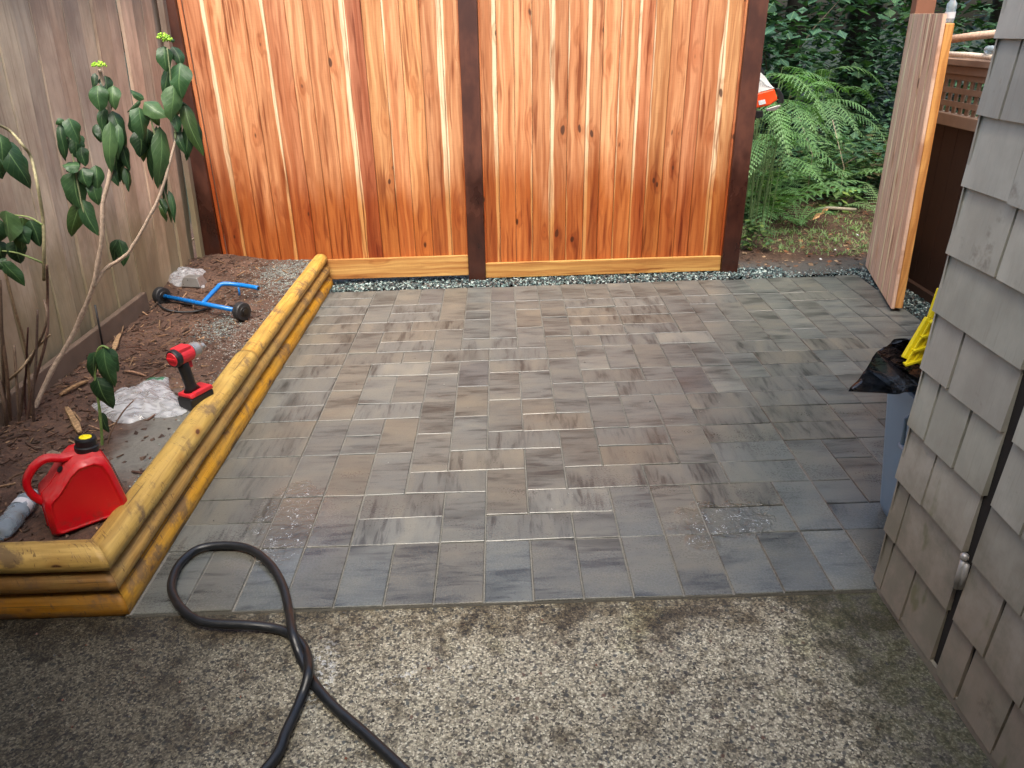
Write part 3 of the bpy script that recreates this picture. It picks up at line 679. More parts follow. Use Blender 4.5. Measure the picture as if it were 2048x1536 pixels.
# edging board at its foot and sticks in the corner
def stick(name, pts, r, col, label, cat, mt=None, n=6, group=None):
    mb = MB(); mb.col(*col, .5); mb.tube(pts, r, n); return tag(mb.build(name, mt or M['stem'], smooth=n > 5), label, cat, group)
a_ = G(30, 850, .27); b_ = G(240, 603, .235)
ea, eb = Vector((-1.93, .62, .20)), Vector((-1.905, 2.25, .21))
mb = MB(); mb.col(1); d = (eb - ea).normalized(); sdv = d.cross(Vector((0, 0, 1))).normalized(); mb.obox((ea + eb) / 2 + Vector((0, 0, .035)), d, sdv, Vector((0, 0, 1)), (eb - ea).length / 2, .016, .05)
tag(mb.build('edging_board', M['dirtboard'], bevel=.004), 'dirty half buried board lying along the foot of the old fence', 'board')
def gz(px, py, dz=0.0):
    p_ = G(px, py, .2)
    for _ in range(4): p_ = G(px, py, sz(p_.x, p_.y) + dz)
    return p_
splits = [((345, 520), (392, 474), .014, (.30, .22, .15), 'thick split wood stake poking up in the fence corner'), ((358, 512), (372, 486), .012, (.42, .34, .25), 'short pale split stick leaning in the fence corner'),
          ((100, 905), (147, 940), .020, (.20, .15, .11), 'chunky grey wood offcut on soil behind the red fuel can'), ((160, 865), (133, 815), .012, (.30, .19, .10), 'curved tan bark strip beside the small wilted stem'),
          ((120, 790), (175, 762), .010, (.30, .18, .09), 'flat orange bark strip under the tall stems'), ((228, 700), (240, 668), .012, (.34, .22, .12), 'short upright bark shard near the drill'),
          ((100, 985), (0, 923), .004, (.42, .33, .2), None), ((250, 742), (292, 752), .006, (.28, .16, .1), 'reddish twig lying behind the clear bag')]
for a2, b2, r_, c_, lb in splits:
    if lb is None: continue
    A = gz(*a2, .01); B = gz(*b2, .012)
    if 'corner' in lb: B = FY(b2[0], b2[1], A.y + .05)
    md = (A + B) / 2 + Vector((0, 0, .006)); mb = MB(); mb.col(*c_, .5)
    d = (B - A).normalized(); s1 = d.cross(Vector((0, 0, 1))).normalized(); s2 = s1.cross(d); R = []
    for k in range(7):
        t = k / 6; c0 = A.lerp(B, t) + s2 * (.006 * math.sin(t * 3.1)); rr = r_ * (1 + .35 * mnoise.noise(Vector((k * 1.7, r_ * 900, 0)))) * (.6 if k in (0, 6) else 1)
        R.append([c0 + s1 * rr * x_ + s2 * rr * y_ for x_, y_ in ((1, .4), (.3, .6), (-.8, .5), (-1, -.3), (0, -.6), (.9, -.4))])
    mb.rings(R); tag(mb.build('wood_stick', M['chip']), lb, 'stick', 'wood pieces lying on the soil')

# ------------------------------------------------------------ gate, its post, neighbour fence
gh, gf = Vector((2.555, 3.19, 0)), Vector((2.335, 2.345, 0)); gd = (gf - gh).normalized(); gn = Vector((-gd.y, gd.x, 0))
if gn.x < 0: gn = -gn
gl_ = (gf - gh).length
gate = thing('gate', (2.55, 3.2, 0), 'open cedar gate with pale streaked boards standing beside the gravel', 'gate')
def gfn(x, y, z): p_ = gh + gd * x + gn * y; return (p_.x - .02 * z * (x / gl_), p_.y, z)
boards('board_panel', 0, gl_, 0, .02, 1.565, M['cedar_pale'], gate, 6, fn=gfn, sapp=1.0)
def gplank(name, *a, **k): return plank(name, *a, fn=gfn, **k)
gplank('frame_stile', gl_ - .095, gl_ - .006, .021, .062, .022, 1.52, M['kick'], gate, tint=(1.3, 1.3, .8), along='z')
gplank('frame_stile', .006, .095, .021, .062, .022, 1.52, M['kick'], gate, tint=(1.2, 1.3, .8), along='z')
gplank('frame_rail', .097, gl_ - .097, .021, .062, .15, .24, M['kick'], gate); gplank('frame_rail', .097, gl_ - .097, .021, .062, 1.35, 1.44, M['kick'], gate)
gp = thing('gate_post', (2.7, 3.3, 0), 'brown stained gate post rising behind the open gate', 'post')
plank('post', 2.618, 2.735, 3.245, 3.31, -.1, 2.1, M['gatepost'], gp, (1, 1, 1), 'z', fn=lambda x, y, z: (x - .004 * z, y, z))
# small bottle on the gate
pb = FY(1896, 50, gf.y + .05); bt = thing('plastic_bottle', pb, 'small clear plastic bottle standing on top of the open gate', 'bottle')
mb = MB(); mb.lathe([(.021, 0), (.024, .006), (.024, .05), (.022, .056), (.024, .062), (.023, .085), (.011, .105), (.010, .112)], (pb.x, pb.y, 1.522), (0, 0, 1), 18); mb.build('body', M['clear'], bt, smooth=True)
mb = MB(); mb.lathe([(.0125, .1125), (.0125, .130)], (pb.x, pb.y, 1.522), (0, 0, 1), 16); mb.build('cap', M['white'], bt)
mb = MB(); mb.lathe([(.0245, .02), (.0245, .048)], (pb.x, pb.y, 1.522), (0, 0, 1), 18, cap=False); mb.build('label_band', M['label'], bt, smooth=True)
nf = thing('lattice_fence', (2.65, 2, 0), 'dark brown neighbour fence with square lattice top behind the gate', 'fence')
mb = MB(); y = .2
while y < 3.2:
    mb.box(2.66, 2.68, y, y + .138, .0, .985); y += .142
mb.build('board_panel', M['darkfence'], nf)
mb = MB(); mb.box(2.63, 2.70, .2, 3.22, .985, 1.05); mb.build('mid_rail', M['lattice'], nf, bevel=.004)
mb = MB(); mb.box(2.625, 2.658, .2, 3.22, 0, .05); mb.build('bottom_rail', M['darkfence'], nf)
mb = MB(); mb.box(2.625, 2.71, .2, 3.22, 1.30, 1.335); mb.box(2.64, 2.69, .2, 3.22, 1.255, 1.299); mb.build('cap_rail', M['lattice'], nf, bevel=.004)
mb = MB()
for k in range(3): mb.box(2.651, 2.659, .2, 3.22, 1.085 + k * .07, 1.115 + k * .07)
y = .25
while y < 3.2:
    mb.box(2.660, 2.668, y, y + .032, 1.051, 1.254); y += .066
mb.build('lattice_panel', M['lattice'], nf)
A = FX(1890, 92, 2.66); B = FX(1992, 112, 2.66)
A = Vector((2.665, A.y, 1.35)); B = Vector((2.665, B.y, 1.35))
mb = MB(); mb.col(.62, .52, .42, .4); mb.tube([A + Vector((0, .1, 0)), (A + B) / 2 + Vector((0, 0, .004)), B + Vector((0, -.05, 0))], [.014, .015, .013], 10)
tag(mb.build('peeled_pole', M['stem'], smooth=True), 'pale peeled branch lying along the top of the lattice fence', 'pole')
A = FY(1898, 79, 2.6); B = FY(2012, 66, 2.35); mb = MB(); mb.col(.55, .38, .27, .4); mb.tube([A, A.lerp(B, .5) + Vector((0, 0, .003)), B + (B - A) * .6], [.021, .02, .019], 10)
tag(mb.build('bare_pole', M['stem'], smooth=True), 'pinkish bare pole crossing above the lattice fence', 'pole')
# something for the pole to rest on beyond the fence
mb = MB(); P_ = FX(1975, 108, 2.66); mb.lathe([(.012, 0), (.020, .01), (.020, .05), (.009, .065), (.009, .075)], Vector((2.665, P_.y + .03, 1.385)), (.1, -1, .05), 14)
tag(mb.build('plastic_bottle', M['clear'], smooth=True), 'tiny clear bottle lying on the pale branch over the lattice', 'bottle')

# ------------------------------------------------------------ house
house = thing('house', (1.2, 0, 0), 'house corner clad in grey taupe painted cedar shingles', 'house')
WX = 1.195; YC = .03
mb = MB(); mb.box(WX + .014, 7.0, -5.0, YC - .012, .0, 3.2); mb.build('wall', M['gapdark'], house)
CZ = [.012, .20, .385, .553, .727, .885, 1.04, 1.20, 1.365, 1.53, 1.695, 1.86, 2.03, 2.2, 2.37, 2.54, 2.71, 2.88, 3.05]
def shingle(mb, y0, y1, k, zt=None):
    zb = CZ[k] + rnd.uniform(-.003, .003); zt = CZ[k + 1] + .03; c = rnd.uniform(.86, 1.1); mb.col(c * rnd.uniform(.98, 1.02), c, c * rnd.uniform(.96, 1.0), rnd.random())
    t0 = .015 + rnd.uniform(-.001, .002); t1 = .003; dz0, dz1 = rnd.uniform(-.003, .003), rnd.uniform(-.003, .003); sk = rnd.uniform(-.003, .003)
    P_ = [(WX + .014 - t0 + rnd.uniform(-.001, .001), y0, zb + dz0), (WX + .014 - t0, y1, zb + dz1), (WX + .014 - t1, y1 + sk, zt), (WX + .014 - t1, y0 + sk, zt)]
    Q = [(WX + .0135, p_[1], p_[2]) for p_ in P_]; b = len(mb.v); mb.v += P_ + Q
    for f in ((0, 1, 2, 3), (0, 4, 5, 1), (1, 5, 6, 2), (3, 7, 4, 0), (2, 6, 7, 3)): mb.face([b + j for j in f])
GL = lambda z: -.303 - .042 * z      # edge of the corner section at the gap
JO = {0: [-.02, -.145], 1: [-.04], 2: [-.115], 3: [-.06, -.20], 4: [-.105], 5: [], 6: [-.18], 7: [-.155], 8: [-.06, -.25], 9: [-.13], 10: [-.2]}
mb = MB()
for k in range(len(CZ) - 1):
    js = [YC + rnd.uniform(-.002, .002)] + JO.get(k, [rnd.uniform(-.22, -.08)]) + [GL(CZ[k]) + rnd.uniform(-.004, .004)]
    for i in range(len(js) - 1):
        gp_ = rnd.choice([.0018, .0035, .0055]); shingle(mb, js[i + 1] + gp_, js[i] - (gp_ if i else 0), k)
mb.build('shingle_siding', M['shingle'], house)
dr = bpy.data.objects.new('shed_door', None); COL.objects.link(dr); dr.parent = house
mb = MB(); JD = {0: [-.432], 1: [-.478, -.62], 2: [-.54], 3: [-.47, -.66], 4: [-.58], 5: [-.49]}
for k in range(len(CZ) - 6):
    js = [GL(CZ[k]) - .035] + JD.get(k, []); y = js[-1] - rnd.uniform(.12, .19)
    while y > -1.3: js.append(y); y -= rnd.uniform(.11, .2)
    js.append(-1.3)
    for i in range(len(js) - 1):
        gp_ = rnd.choice([.0018, .0035, .005]); shingle(mb, js[i + 1] + gp_, js[i] - (gp_ if i else 0), k)
mb.build('door_shingles', M['shingle'], dr)
mb = MB()
for zz in (.335, 1.6):
    mb = MB(); yy = GL(zz) - .016; mb.lathe([(.0075, -.045), (.0075, .04)], (WX - .006, yy, zz), (0, 0, 1), 12); mb.lathe([(.006, .041), (.010, .045), (.010, .055), (.005, .060)], (WX - .006, yy, zz), (0, 0, 1), 12)
    mb.box(WX - .006, WX + .004, yy - .014, yy + .001, zz - .04, zz + .035); mb.build('hinge', M['steel'], dr, smooth=True)

mb = MB()
for k in range(len(CZ) - 1):
    js = [-1.32 - i * .16 + rnd.uniform(-.03, .03) for i in range(23)]
    for i in range(len(js) - 1): shingle(mb, js[i + 1] + .003, js[i], k)
for k in range(0): pass
mb.build('shingle_siding', M['shingle'], house)
mb = MB()
for k in range(len(CZ) - 1):     # back face of the corner (faces the patio)
    x = WX + .002
    while x < 6.5:
        w_ = rnd.uniform(.1, .2); c = rnd.uniform(.88, 1.1); mb.col(c, c, c * .97, rnd.random()); zb, zt = CZ[k] + rnd.uniform(-.003, .003), CZ[k + 1] + .03
        P_ = [(x + w_ - .004, YC + .002, zb), (x, YC + .002, zb), (x, YC - .008, zt), (x + w_ - .004, YC - .008, zt)]; Q = [(p_[0], YC - .0115, p_[2]) for p_ in P_]
        b = len(mb.v); mb.v += P_ + Q
        for f in ((0, 1, 2, 3), (0, 4, 5, 1), (1, 5, 6, 2), (3, 7, 4, 0)): mb.face([b + j for j in f])
        x += w_
mb.build('shingle_siding', M['shingle'], house)
mb = MB(); mb.box(WX + .002, WX + .012, -1.3, YC - .014, -.011, .02); mb.build('base_flashing', M['shingle'], house)
mb = MB(); mb.box(.85, 7.2, -5.3, .55, 3.2, 3.36); mb.build('roof', M['roof'], house)
# rest of the house behind the viewpoint, with its eave over the concrete; left wing added for its shade
mb = MB(); mb.col(1); mb.box(-6, WX - .03, -5.2, -2.75, -.01, 3.2); mb.build('rear_wall', M['shingle'], house)
mb = MB(); mb.box(-6, .82, -5.3, -1.9, 2.72, 2.88); mb.build('eave', M['roof'], house)
mb = MB(); mb.col(1); mb.box(-6, -1.25, -2.74, -.72, -.01, 2.3); mb.build('added_shade_wing', M['shingle'], house)  # unseen wing, added to shade the front timbers and left concrete
mb = MB(); mb.box(-6, -1.0, -2.74, -.12, 2.302, 2.42); mb.build('added_shade_eave', M['roof'], house)  # unseen overhang, added to deepen the shade at the lower left
mb = MB(); mb.box(-5.98, .80, -2.7, -1.92, 2.69, 2.717); mb.build('soffit', M['soffit'], house)

# ------------------------------------------------------------ bin, liner, yellow piece
bx, by = 1.36, .37
binr = thing('trash_bin', (1.5, .3, 0), 'grey blue plastic waste bin half hidden behind the shingled corner', 'bin')
def rrect(x0, x1, y0, y1, z, r=.03, n=4):
    out = []
    for cx, cy, a0 in ((x1 - r, y1 - r, 0), (x0 + r, y1 - r, 90), (x0 + r, y0 + r, 180), (x1 - r, y0 + r, 270)):
        for k in range(n + 1):
            t = R_(a0 + 90 * k / n); out.append((cx + r * math.cos(t), cy + r * math.sin(t), z))
    return out
mb = MB()
mb.rings([rrect(1.395, 1.66, .10, .42, .0), rrect(1.385, 1.67, .09, .43, .03), rrect(1.340, 1.700, .065, .455, .490), rrect(1.328, 1.712, .052, .468, .492), rrect(1.326, 1.714, .050, .470, .520), rrect(1.340, 1.70, .07, .45, .520), rrect(1.40, 1.65, .1, .42, .06)], True, True)
mb.build('body', M['binblue'], binr, smooth=False, bevel=.002)
mb = MB(); mb.tube([(1.335, .10, .47), (1.312, .10, .455), (1.318, .10, .36), (1.345, .10, .35)], .007, 8); mb.tube([(1.335, .24, .47), (1.312, .24, .455), (1.318, .24, .36), (1.345, .24, .35)], .007, 8); mb.tube([(1.318, .09, .357), (1.318, .25, .357)], .010, 8); mb.build('handle', M['binblue'], binr, smooth=True)
# liner: draped crumpled bag, spread from traced outline points at real depths
def crumple_blob(outer, centre, top, lev=9, seed=0, amp=.012):
    mb = MB(); n = len(outer) * 6; out = spline(outer + [outer[0]], 6)[:-1]; n = len(out); R = []
    for k in range(lev + 1):
        t = k / lev; ring = []
        for j, p_ in enumerate(out):
            q_ = p_.lerp(centre, t) ; h = math.sin(min(1, t * 1.15) * 1.5708) ** .8
            q_ = Vector((q_.x, q_.y, p_.z * (1 - h) + (top + (centre.z - top) * 0) * h if True else 0))
            nn = mnoise.noise(Vector((q_.x * 14 + seed, q_.y * 14, q_.z * 14))) + .6 * abs(mnoise.noise(Vector((q_.x * 32 + seed, q_.y * 32, 2 + q_.z * 20))))
            q_ += (q_ - centre).normalized() * nn * amp + Vector((0, 0, nn * amp * 1.3 * (1 if t > 0 else .2)))
            ring.append(q_)
        R.append(ring)
    mb.rings(R, True, True); return mb
pts = [FY(1697, 783, .12), FY(1725, 752, .20), FY(1752, 710, .30), FY(1778, 690, .38), FY(1815, 678, .44), Vector((1.60, .48, .56)), Vector((1.68, .3, .55)), Vector((1.62, .06, .52)), FY(1850, 775, .07), FY(1800, 788, .05), FY(1760, 786, .07), FY(1722, 784, .09)]
ctr = Vector((1.46, .26, .60)); mb = crumple_blob(pts, ctr, .60, 14, 3, .011)
tag(mb.build('bin_liner', M['liner'], smooth=True), 'shiny black bin bag draped over the rim of the waste bin', 'bag')
mb = MB(); 
yl = thing('yellow_bracket', (1.5, .3, .55), 'bright yellow ribbed plastic piece sticking out of the black bin bag', 'plastic piece')
A = FY(1822, 722, .14); B = FY(1868, 640, .16); C_ = FY(1888, 578, .18); D_ = FY(1905, 540, .2)
def strip(mb, a_, b_, wa, wb, th):
    d = (b_ - a_).normalized(); sx = Vector((1, .05, .25)).normalized(); sx = (sx - d * sx.dot(d)).normalized(); nz = d.cross(sx)
    R = [[p_ + sx * (w_ * i_) + nz * (th * j_) for i_, j_ in ((-1, -1), (1, -1), (1, 1), (-1, 1))] for p_, w_ in ((a_, wa), (b_, wb))]
    mb.rings(R)
strip(mb, A, B, .030, .026, .008); strip(mb, B.lerp(A, -.02), C_, .020, .018, .007); strip(mb, C_, D_, .008, .007, .006); mb.build('panel', M['yellow'], yl, bevel=.003)
mb = MB()
for t, wv in ((.0, .026), (.33, .024), (.66, .022), (1.0, .022)):
    p_ = A.lerp(B, t); mb.obox(p_ + Vector((0, -.014, .004)), Vector((1, 0, .3)).normalized(), Vector((0, 1, 0)), Vector((-.3, 0, 1)).normalized(), wv, .008, .003)
for sx in (-.02, 0, .02):
    mb.tube([A + Vector((sx, -.013, 0)), B + Vector((sx * .8, -.013, 0))], .0032, 6)
mb.build('rib', M['yellow'], yl)

# ------------------------------------------------------------ hose
hp = [(600, 1372), (700, 1180), (775, 1010), (812, 880), (800, 780), (745, 705), (650, 660), (500, 640), (300, 630), (200, 590), (130, 510), (110, 430), (150, 330), (250, 250), (400, 232), (520, 255), (620, 335), (680, 440), (710, 560), (730, 680), (765, 790), (815, 890), (860, 965), (950, 1065), (1100, 1195), (1290, 1372)]
pts = []
for i, (x, y) in enumerate(hp):
    z = .0155 if i < 8 or i > 22 else .017
    if i in (9, 10, 11, 12, 13, 14, 15, 16): z = .018
    if i in (3, 4): z = .030 if i == 3 else .012
    if i in (19,): z = .040
    if i in (20,): z = .020
    if i in (21,): z = .006
    pts.append(G(300 + x / 2.56, 1000 + y / 2.56, z - (.010 if (y > 640 and i not in (19, 3)) else 0)))
e0 = pts[0] + (pts[0] - pts[1]) * 2 + Vector((-.1, 0, 0)); e1 = pts[-1] + (pts[-1] - pts[-2]) * 2
for p_ in (e0, e1): p_.z = .004
pts = [e0] + pts + [e1]
mb = MB(); mb.tube(spline(pts, 8), .0135, 14)
tag(mb.build('garden_hose', M['hose'], smooth=True), 'thick black rubber hose looped over pavers and concrete', 'hose')

# ------------------------------------------------------------ fuel can
gc = thing('fuel_can', (-1.3, .28, .19), 'red plastic fuel can with black and yellow cap on the soil', 'fuel can')
o_ = Vector((-1.275, .262, .186)); xd = Vector((.80, .60, 0)).normalized(); yd = Vector((-.60, .80, 0)).normalized()
TI = Matrix.Rotation(R_(-3), 3, Vector((xd.x, xd.y, 0)))
def gcl(x, y, z): return o_ + xd * x + yd * y + Vector((0, 0, z))
prof = [(-.100, .0), (.100, .0), (.112, .012), (.114, .050), (.098, .165), (.085, .212), (.060, .228), (.010, .226), (-.020, .205), (-.070, .150), (-.100, .128), (-.108, .105), (-.112, .012)]
mb = MB(); n = len(prof); cen = (0.0, .10)
R = []
for y, s_ in ((-.0, .0), (-.078, .80), (-.084, .86), (-.066, 1.0), (.066, 1.0), (.084, .86), (.078, .80)):
    if s_ == 0: continue
    R.append([gcl(cen[0] + (px_ - cen[0]) * s_ , y * 1.0, max(0, cen[1] + (pz_ - cen[1]) * s_)) for px_, pz_ in prof])
mb.rings(R); o = mb.build('body', M['red'], gc, smooth=True, bevel=.008); o.modifiers['bevel'].segments = 3
hpth = [(-.020, .222), (-.060, .236), (-.095, .222), (-.122, .192), (-.130, .160), (-.122, .125), (-.104, .098)]
mb = MB(); sp = spline([gcl(a_, 0, b_) for a_, b_ in [(.035, .218)] + hpth], 5); R = []
for i, p_ in enumerate(sp):
    t = (sp[min(i + 1, len(sp) - 1)] - sp[max(i - 1, 0)]).normalized(); nn = yd.cross(t).normalized()
    R.append([p_ + yd * (.017 * a_) + nn * (.0105 * b_) for a_, b_ in ((1, .5), (.6, 1), (-.6, 1), (-1, .5), (-1, -.5), (-.6, -1), (.6, -1), (1, -.5))])
mb.rings(R); mb.build('handle', M['red'], gc, smooth=True)
mb = MB(); ax = (Vector((0, 0, 1)) + xd * .12).normalized(); cb = gcl(.052, 0, .222)
ms = MB(); rp = [gcl(cen[0] + (a_ - cen[0]) * 1.008, 0, max(.001, cen[1] + (b_ - cen[1]) * 1.010)) for a_, b_ in prof]; ms.tube(rp + [rp[0]], .0016, 6); ms.build('mould_seam', M['red'], gc, smooth=True)
mb.lathe([(.034, 0), (.035, .004), (.035, .018), (.031, .020), (.030, .022), (.031, .040), (.029, .045), (.020, .046), (.019, .041), (.0, .041)], cb, ax, 28); cp = mb.build('cap', M['black'], gc, smooth=False)
mb = MB(); mb.lathe([(.018, .0415), (.018, .047), (.011, .049), (.009, .045), (.0, .045)], cb, ax, 20); mb.build('cap_insert', M['yellow'], cp)
mb = MB(); mb.poly([gcl(.1135, -.045, .06), gcl(.1135, .045, .06), gcl(.0995, .045, .165), gcl(.0995, -.045, .165)]); mb.v = [tuple(Vector(v_) + xd * .004) for v_ in mb.v]; mb.build('side_label', M['label'], gc)
mb = MB(); mb.lathe([(.0105, 0), (.0105, .002)], gcl(-.035, -.02, .196), (Vector((0, 0, 1)) - xd * .9 + yd * -.2), 14); mb.build('vent_plug', M['black'], gc)
# crushed bottle
A = gz(4, 1062, .028); B = gz(56, 1000, .034); ax = (B - A).normalized(); wb = thing('water_bottle', A, 'crumpled clear ribbed water bottle lying against the red fuel can', 'bottle')
A = A - ax * .02; mb = MB(); pr = [(.012, 0), (.026, .004), (.030, .012)]
for k in range(12): pr += [(.0315 if k % 2 else .0285, .02 + k * .0085)]
pr += [(.031, .125), (.031, .15), (.028, .158), (.031, .165), (.030, .18), (.018, .205), (.013, .215), (.013, .222)]
mb.lathe(pr, A, ax, 26)
mb.v = [tuple(Vector(v_) + Vector((mnoise.noise(Vector(v_) * 38), mnoise.noise(Vector(v_) * 38 + Vector((9, 0, 0))), mnoise.noise(Vector(v_) * 38 + Vector((0, 9, 0))))) * .007) for v_ in mb.v]
mb.build('body', M['clear'], wb, smooth=True)
mb = MB(); mb.lathe([(.0322, .126), (.0325, .138), (.0322, .152)], A, ax, 24, cap=False); mb.build('label_band', M['label'], wb, smooth=True)

# ------------------------------------------------------------ impact driver
dv = thing('impact_driver', (-1.18, 1.03, .2), 'red and black cordless impact driver standing on its battery by the timber', 'power tool')
o_ = gz(390, 812, 0) + Vector((0, .0, .002)); fd = Vector((.45, .89, 0)).normalized(); sd2 = Vector((.89, -.45, 0)).normalized(); UPV = Vector((0, 0, 1))
def dl(x, y, z): return o_ + sd2 * x + fd * y + UPV * z
def dbox(mb, x0, x1, y0, y1, z0, z1, tap=0):
    R = [[dl(x_ * s_, y_, z_) for x_, y_ in ((x0, y0), (x1, y0), (x1, y1), (x0, y1))] for z_, s_ in ((z0, 1), (z1, 1 - tap))]; mb.rings(R)
mb = MB(); dbox(mb, -.040, .040, -.045, .075, .0, .052); mb.build('battery', M['black'], dv, bevel=.006)
mb = MB(); dbox(mb, -.041, .041, -.040, .078, .053, .070, .15); dbox(mb, .020, .042, -.02, .07, .0535, .074); mb.build('battery_top', M['toolred'], dv, bevel=.005)
mb = MB(); R = []
for t in range(8):
    f = t / 7; z_ = .07 + f * .13; yc = .005 - .018 * f; rx = .021 + (.006 if t == 0 else 0); ry = .024 + (.014 if t == 0 else 0)
    R.append([dl(rx * math.cos(a_ * .5236), yc + ry * math.sin(a_ * .5236), z_) for a_ in range(12)])
mb.rings(R); gr_ = mb.build('handle', M['black'], dv, smooth=True)
mb = MB(); dbox(mb, -.006, .006, .012, .030, .165, .192); mb.build('trigger', M['toolred'], gr_, bevel=.002)
hc = dl(0, -.055, .228)
mb = MB(); mb.lathe([(.033, 0), (.036, .004), (.036, .022), (.034, .026)], hc, fd, 24); mb.build('rear_ring', M['black'], dv, smooth=False)
mb = MB(); mb.lathe([(.026, -.003), (.0285, .0)], hc, fd, 24); mb.obox(hc - fd * .004, sd2, fd, UPV, .022, .003, .005); mb.build('rear_cap', M['toolred'], dv)
mb = MB(); mb.lathe([(.034, .027), (.034, .085), (.030, .092)], hc, fd, 24); mb.obox(hc + fd * .05 + UPV * .02, sd2, fd, UPV, .026, .03, .016); mb.build('motor_housing', M['toolred'], dv, bevel=.003)
mb = MB(); mb.lathe([(.030, .093), (.029, .125), (.020, .140), (.012, .142), (.012, .160)], hc, fd, 24); mb.build('nose', M['grey'], dv, smooth=False)

# ------------------------------------------------------------ blue wheeled frame and cable
bf = thing('wheeled_frame', (-1.6, 2.2, .2), 'blue tubular frame with two black wheels lying on the soil', 'frame')
A = gz(326, 592, .05); B = gz(480, 622, .05)
ax = (B - A).normalized()
mb = MB(); mb.tube([A, B], .0125, 14); axl = mb.build('axle_tube', M['blue'], bf, smooth=True)
J = A.lerp(B, .53); K1 = gz(432, 578, .09); K2 = gz(446, 568, .10); K3 = gz(480, 570, .09); K4 = gz(516, 576, .075)
mb = MB(); mb.tube(spline([J, K1, K2, K3, K4], 6), .0125, 14); tb = mb.build('bent_tube', M['blue'], bf, smooth=True)
mb = MB(); mb.lathe([(.0088, .0), (.0088, .003)], K4 + (K4 - K3).normalized() * .0005, (K4 - K3), 12); mb.build('tube_end', M['black'], tb)
mb = MB(); P_ = K3.lerp(K2, .1); mb.tube([P_, P_ + Vector((.0, -.01, -.06))], .006, 8); mb.build('peg', M['blue'], bf, smooth=True)
for P_, s_ in ((A, -1), (B, 1)):
    c0 = P_ - ax * .022 + ax * s_ * .012
    mb = MB(); mb.lathe([(.030, .0), (.046, .002), (.050, .008), (.050, .036), (.046, .042), (.030, .044)], c0, ax, 26); wh = mb.build('wheel', M['rubber'], bf, smooth=False)
    mb = MB(); mb.lathe([(.027, -.0025), (.029, .0), (.029, .044), (.027, .0465), (.016, .047), (.015, .052), (.0, .052)], c0, ax, 22); mb.build('hub', M['black'], wh)
cb_ = [gz(*p_, .014) for p_ in [(420, 612), (395, 606), (350, 600), (318, 592), (315, 604), (330, 618), (360, 624), (395, 622), (420, 614), (380, 609), (335, 604), (322, 598), (330, 588)]]
mb = MB(); mb.tube(spline(cb_, 6), .0055, 8); tag(mb.build('cable', M['rubber'], smooth=True), 'thin black cable coiled on soil under the blue frame', 'cable')

# ------------------------------------------------------------ plastic bags
def film(name, poly, hgt, label, seed, mt, nx=34, ny=26, parent=None, tintf=None, zb=None, amp=1.0):
    ps = [gz(*p_) for p_ in poly]; x0 = min(p_.x for p_ in ps); x1 = max(p_.x for p_ in ps); y0 = min(p_.y for p_ in ps); y1 = max(p_.y for p_ in ps)
    c = sum(ps, Vector()) / len(ps); out = spline(ps + [ps[0]], 7)[:-1]; mb = MB(); R = []; L = 12
    for k in range(L + 1):
        t = k / L; ring = []
        for p_ in out:
            q_ = p_.lerp(c, t * .985); ds = 1 - (1 - t) ** 2; h = hgt * (ds ** .6)
            rid = 1 - abs(mnoise.noise(Vector((q_.x * 16 + seed, q_.y * 13, 0)))) * 2.2; rid2 = mnoise.noise(Vector((q_.x * 45 + seed, q_.y * 45, 3)))
            zz = sz(q_.x, q_.y) + .002 + h * (.55 + .45 * rid) * amp + rid2 * .003 * min(1, ds * 3)
            jit = Vector((mnoise.noise(Vector((q_.x * 22, q_.y * 22, seed))), mnoise.noise(Vector((q_.x * 22, q_.y * 22, seed + 7))), 0)) * .006
            ring.append(Vector((q_.x, q_.y, max(zz, sz(q_.x, q_.y) + .001))) + jit)
        R.append(ring)
    b = len(mb.v); n = len(R[0])
    for r_ in R: mb.v += [tuple(p_) for p_ in r_]
    for k in range(L):
        for j in range(n):
            j2 = (j + 1) % n; cc = tintf(R[k][j]) if tintf else (1, 1, 1); mb.col(*cc); mb.face((b + k * n + j, b + k * n + j2, b + (k + 1) * n + j2, b + (k + 1) * n + j))
    return mb.build(name, mt, parent, smooth=True)
gr0 = gz(310, 765)
bag = film('plastic_bag', [(182, 812), (215, 838), (250, 848), (290, 838), (335, 836), (375, 822), (358, 798), (338, 775), (336, 756), (305, 756), (270, 775), (240, 782), (215, 800)], .05,
           '', 3.3, M['film'], tintf=lambda p_: (.08, .55, .30) if (p_ - gr0).length < .055 and mnoise.noise(p_ * 30) > -.25 else (1, 1, 1))
tag(bag, 'crumpled clear plastic bag with green print beside the impact driver', 'bag')
pk = thing('plastic_package', (-1.75, 2.6, .2), 'torn clear blister package with grey tray on soil behind blue frame', 'package')
film('wrapper', [(328, 560), (332, 546), (345, 537), (370, 538), (392, 540), (412, 545), (404, 556), (410, 576), (390, 574), (365, 574), (345, 570)], .04, '', 8.1, M['film'], parent=pk)
A = gz(362, 576); B = gz(402, 578); ax = (B - A).normalized(); ay = Vector((-ax.y, ax.x, 0)); c = (A + B) / 2 + ay * .045; c.z = sz(c.x, c.y)
mb = MB(); R = [[c + ax * x_ * s_ + ay * y_ * s_ + UPV * z_ for x_, y_ in ((-.055, -.042), (.055, -.042), (.055, .042), (-.055, .042))] for z_, s_ in ((.0, 1.12), (.006, 1.1), (.052, .82), (.055, .78))]
mb.rings(R); mb.build('tray', M['grey'], pk, bevel=.003)

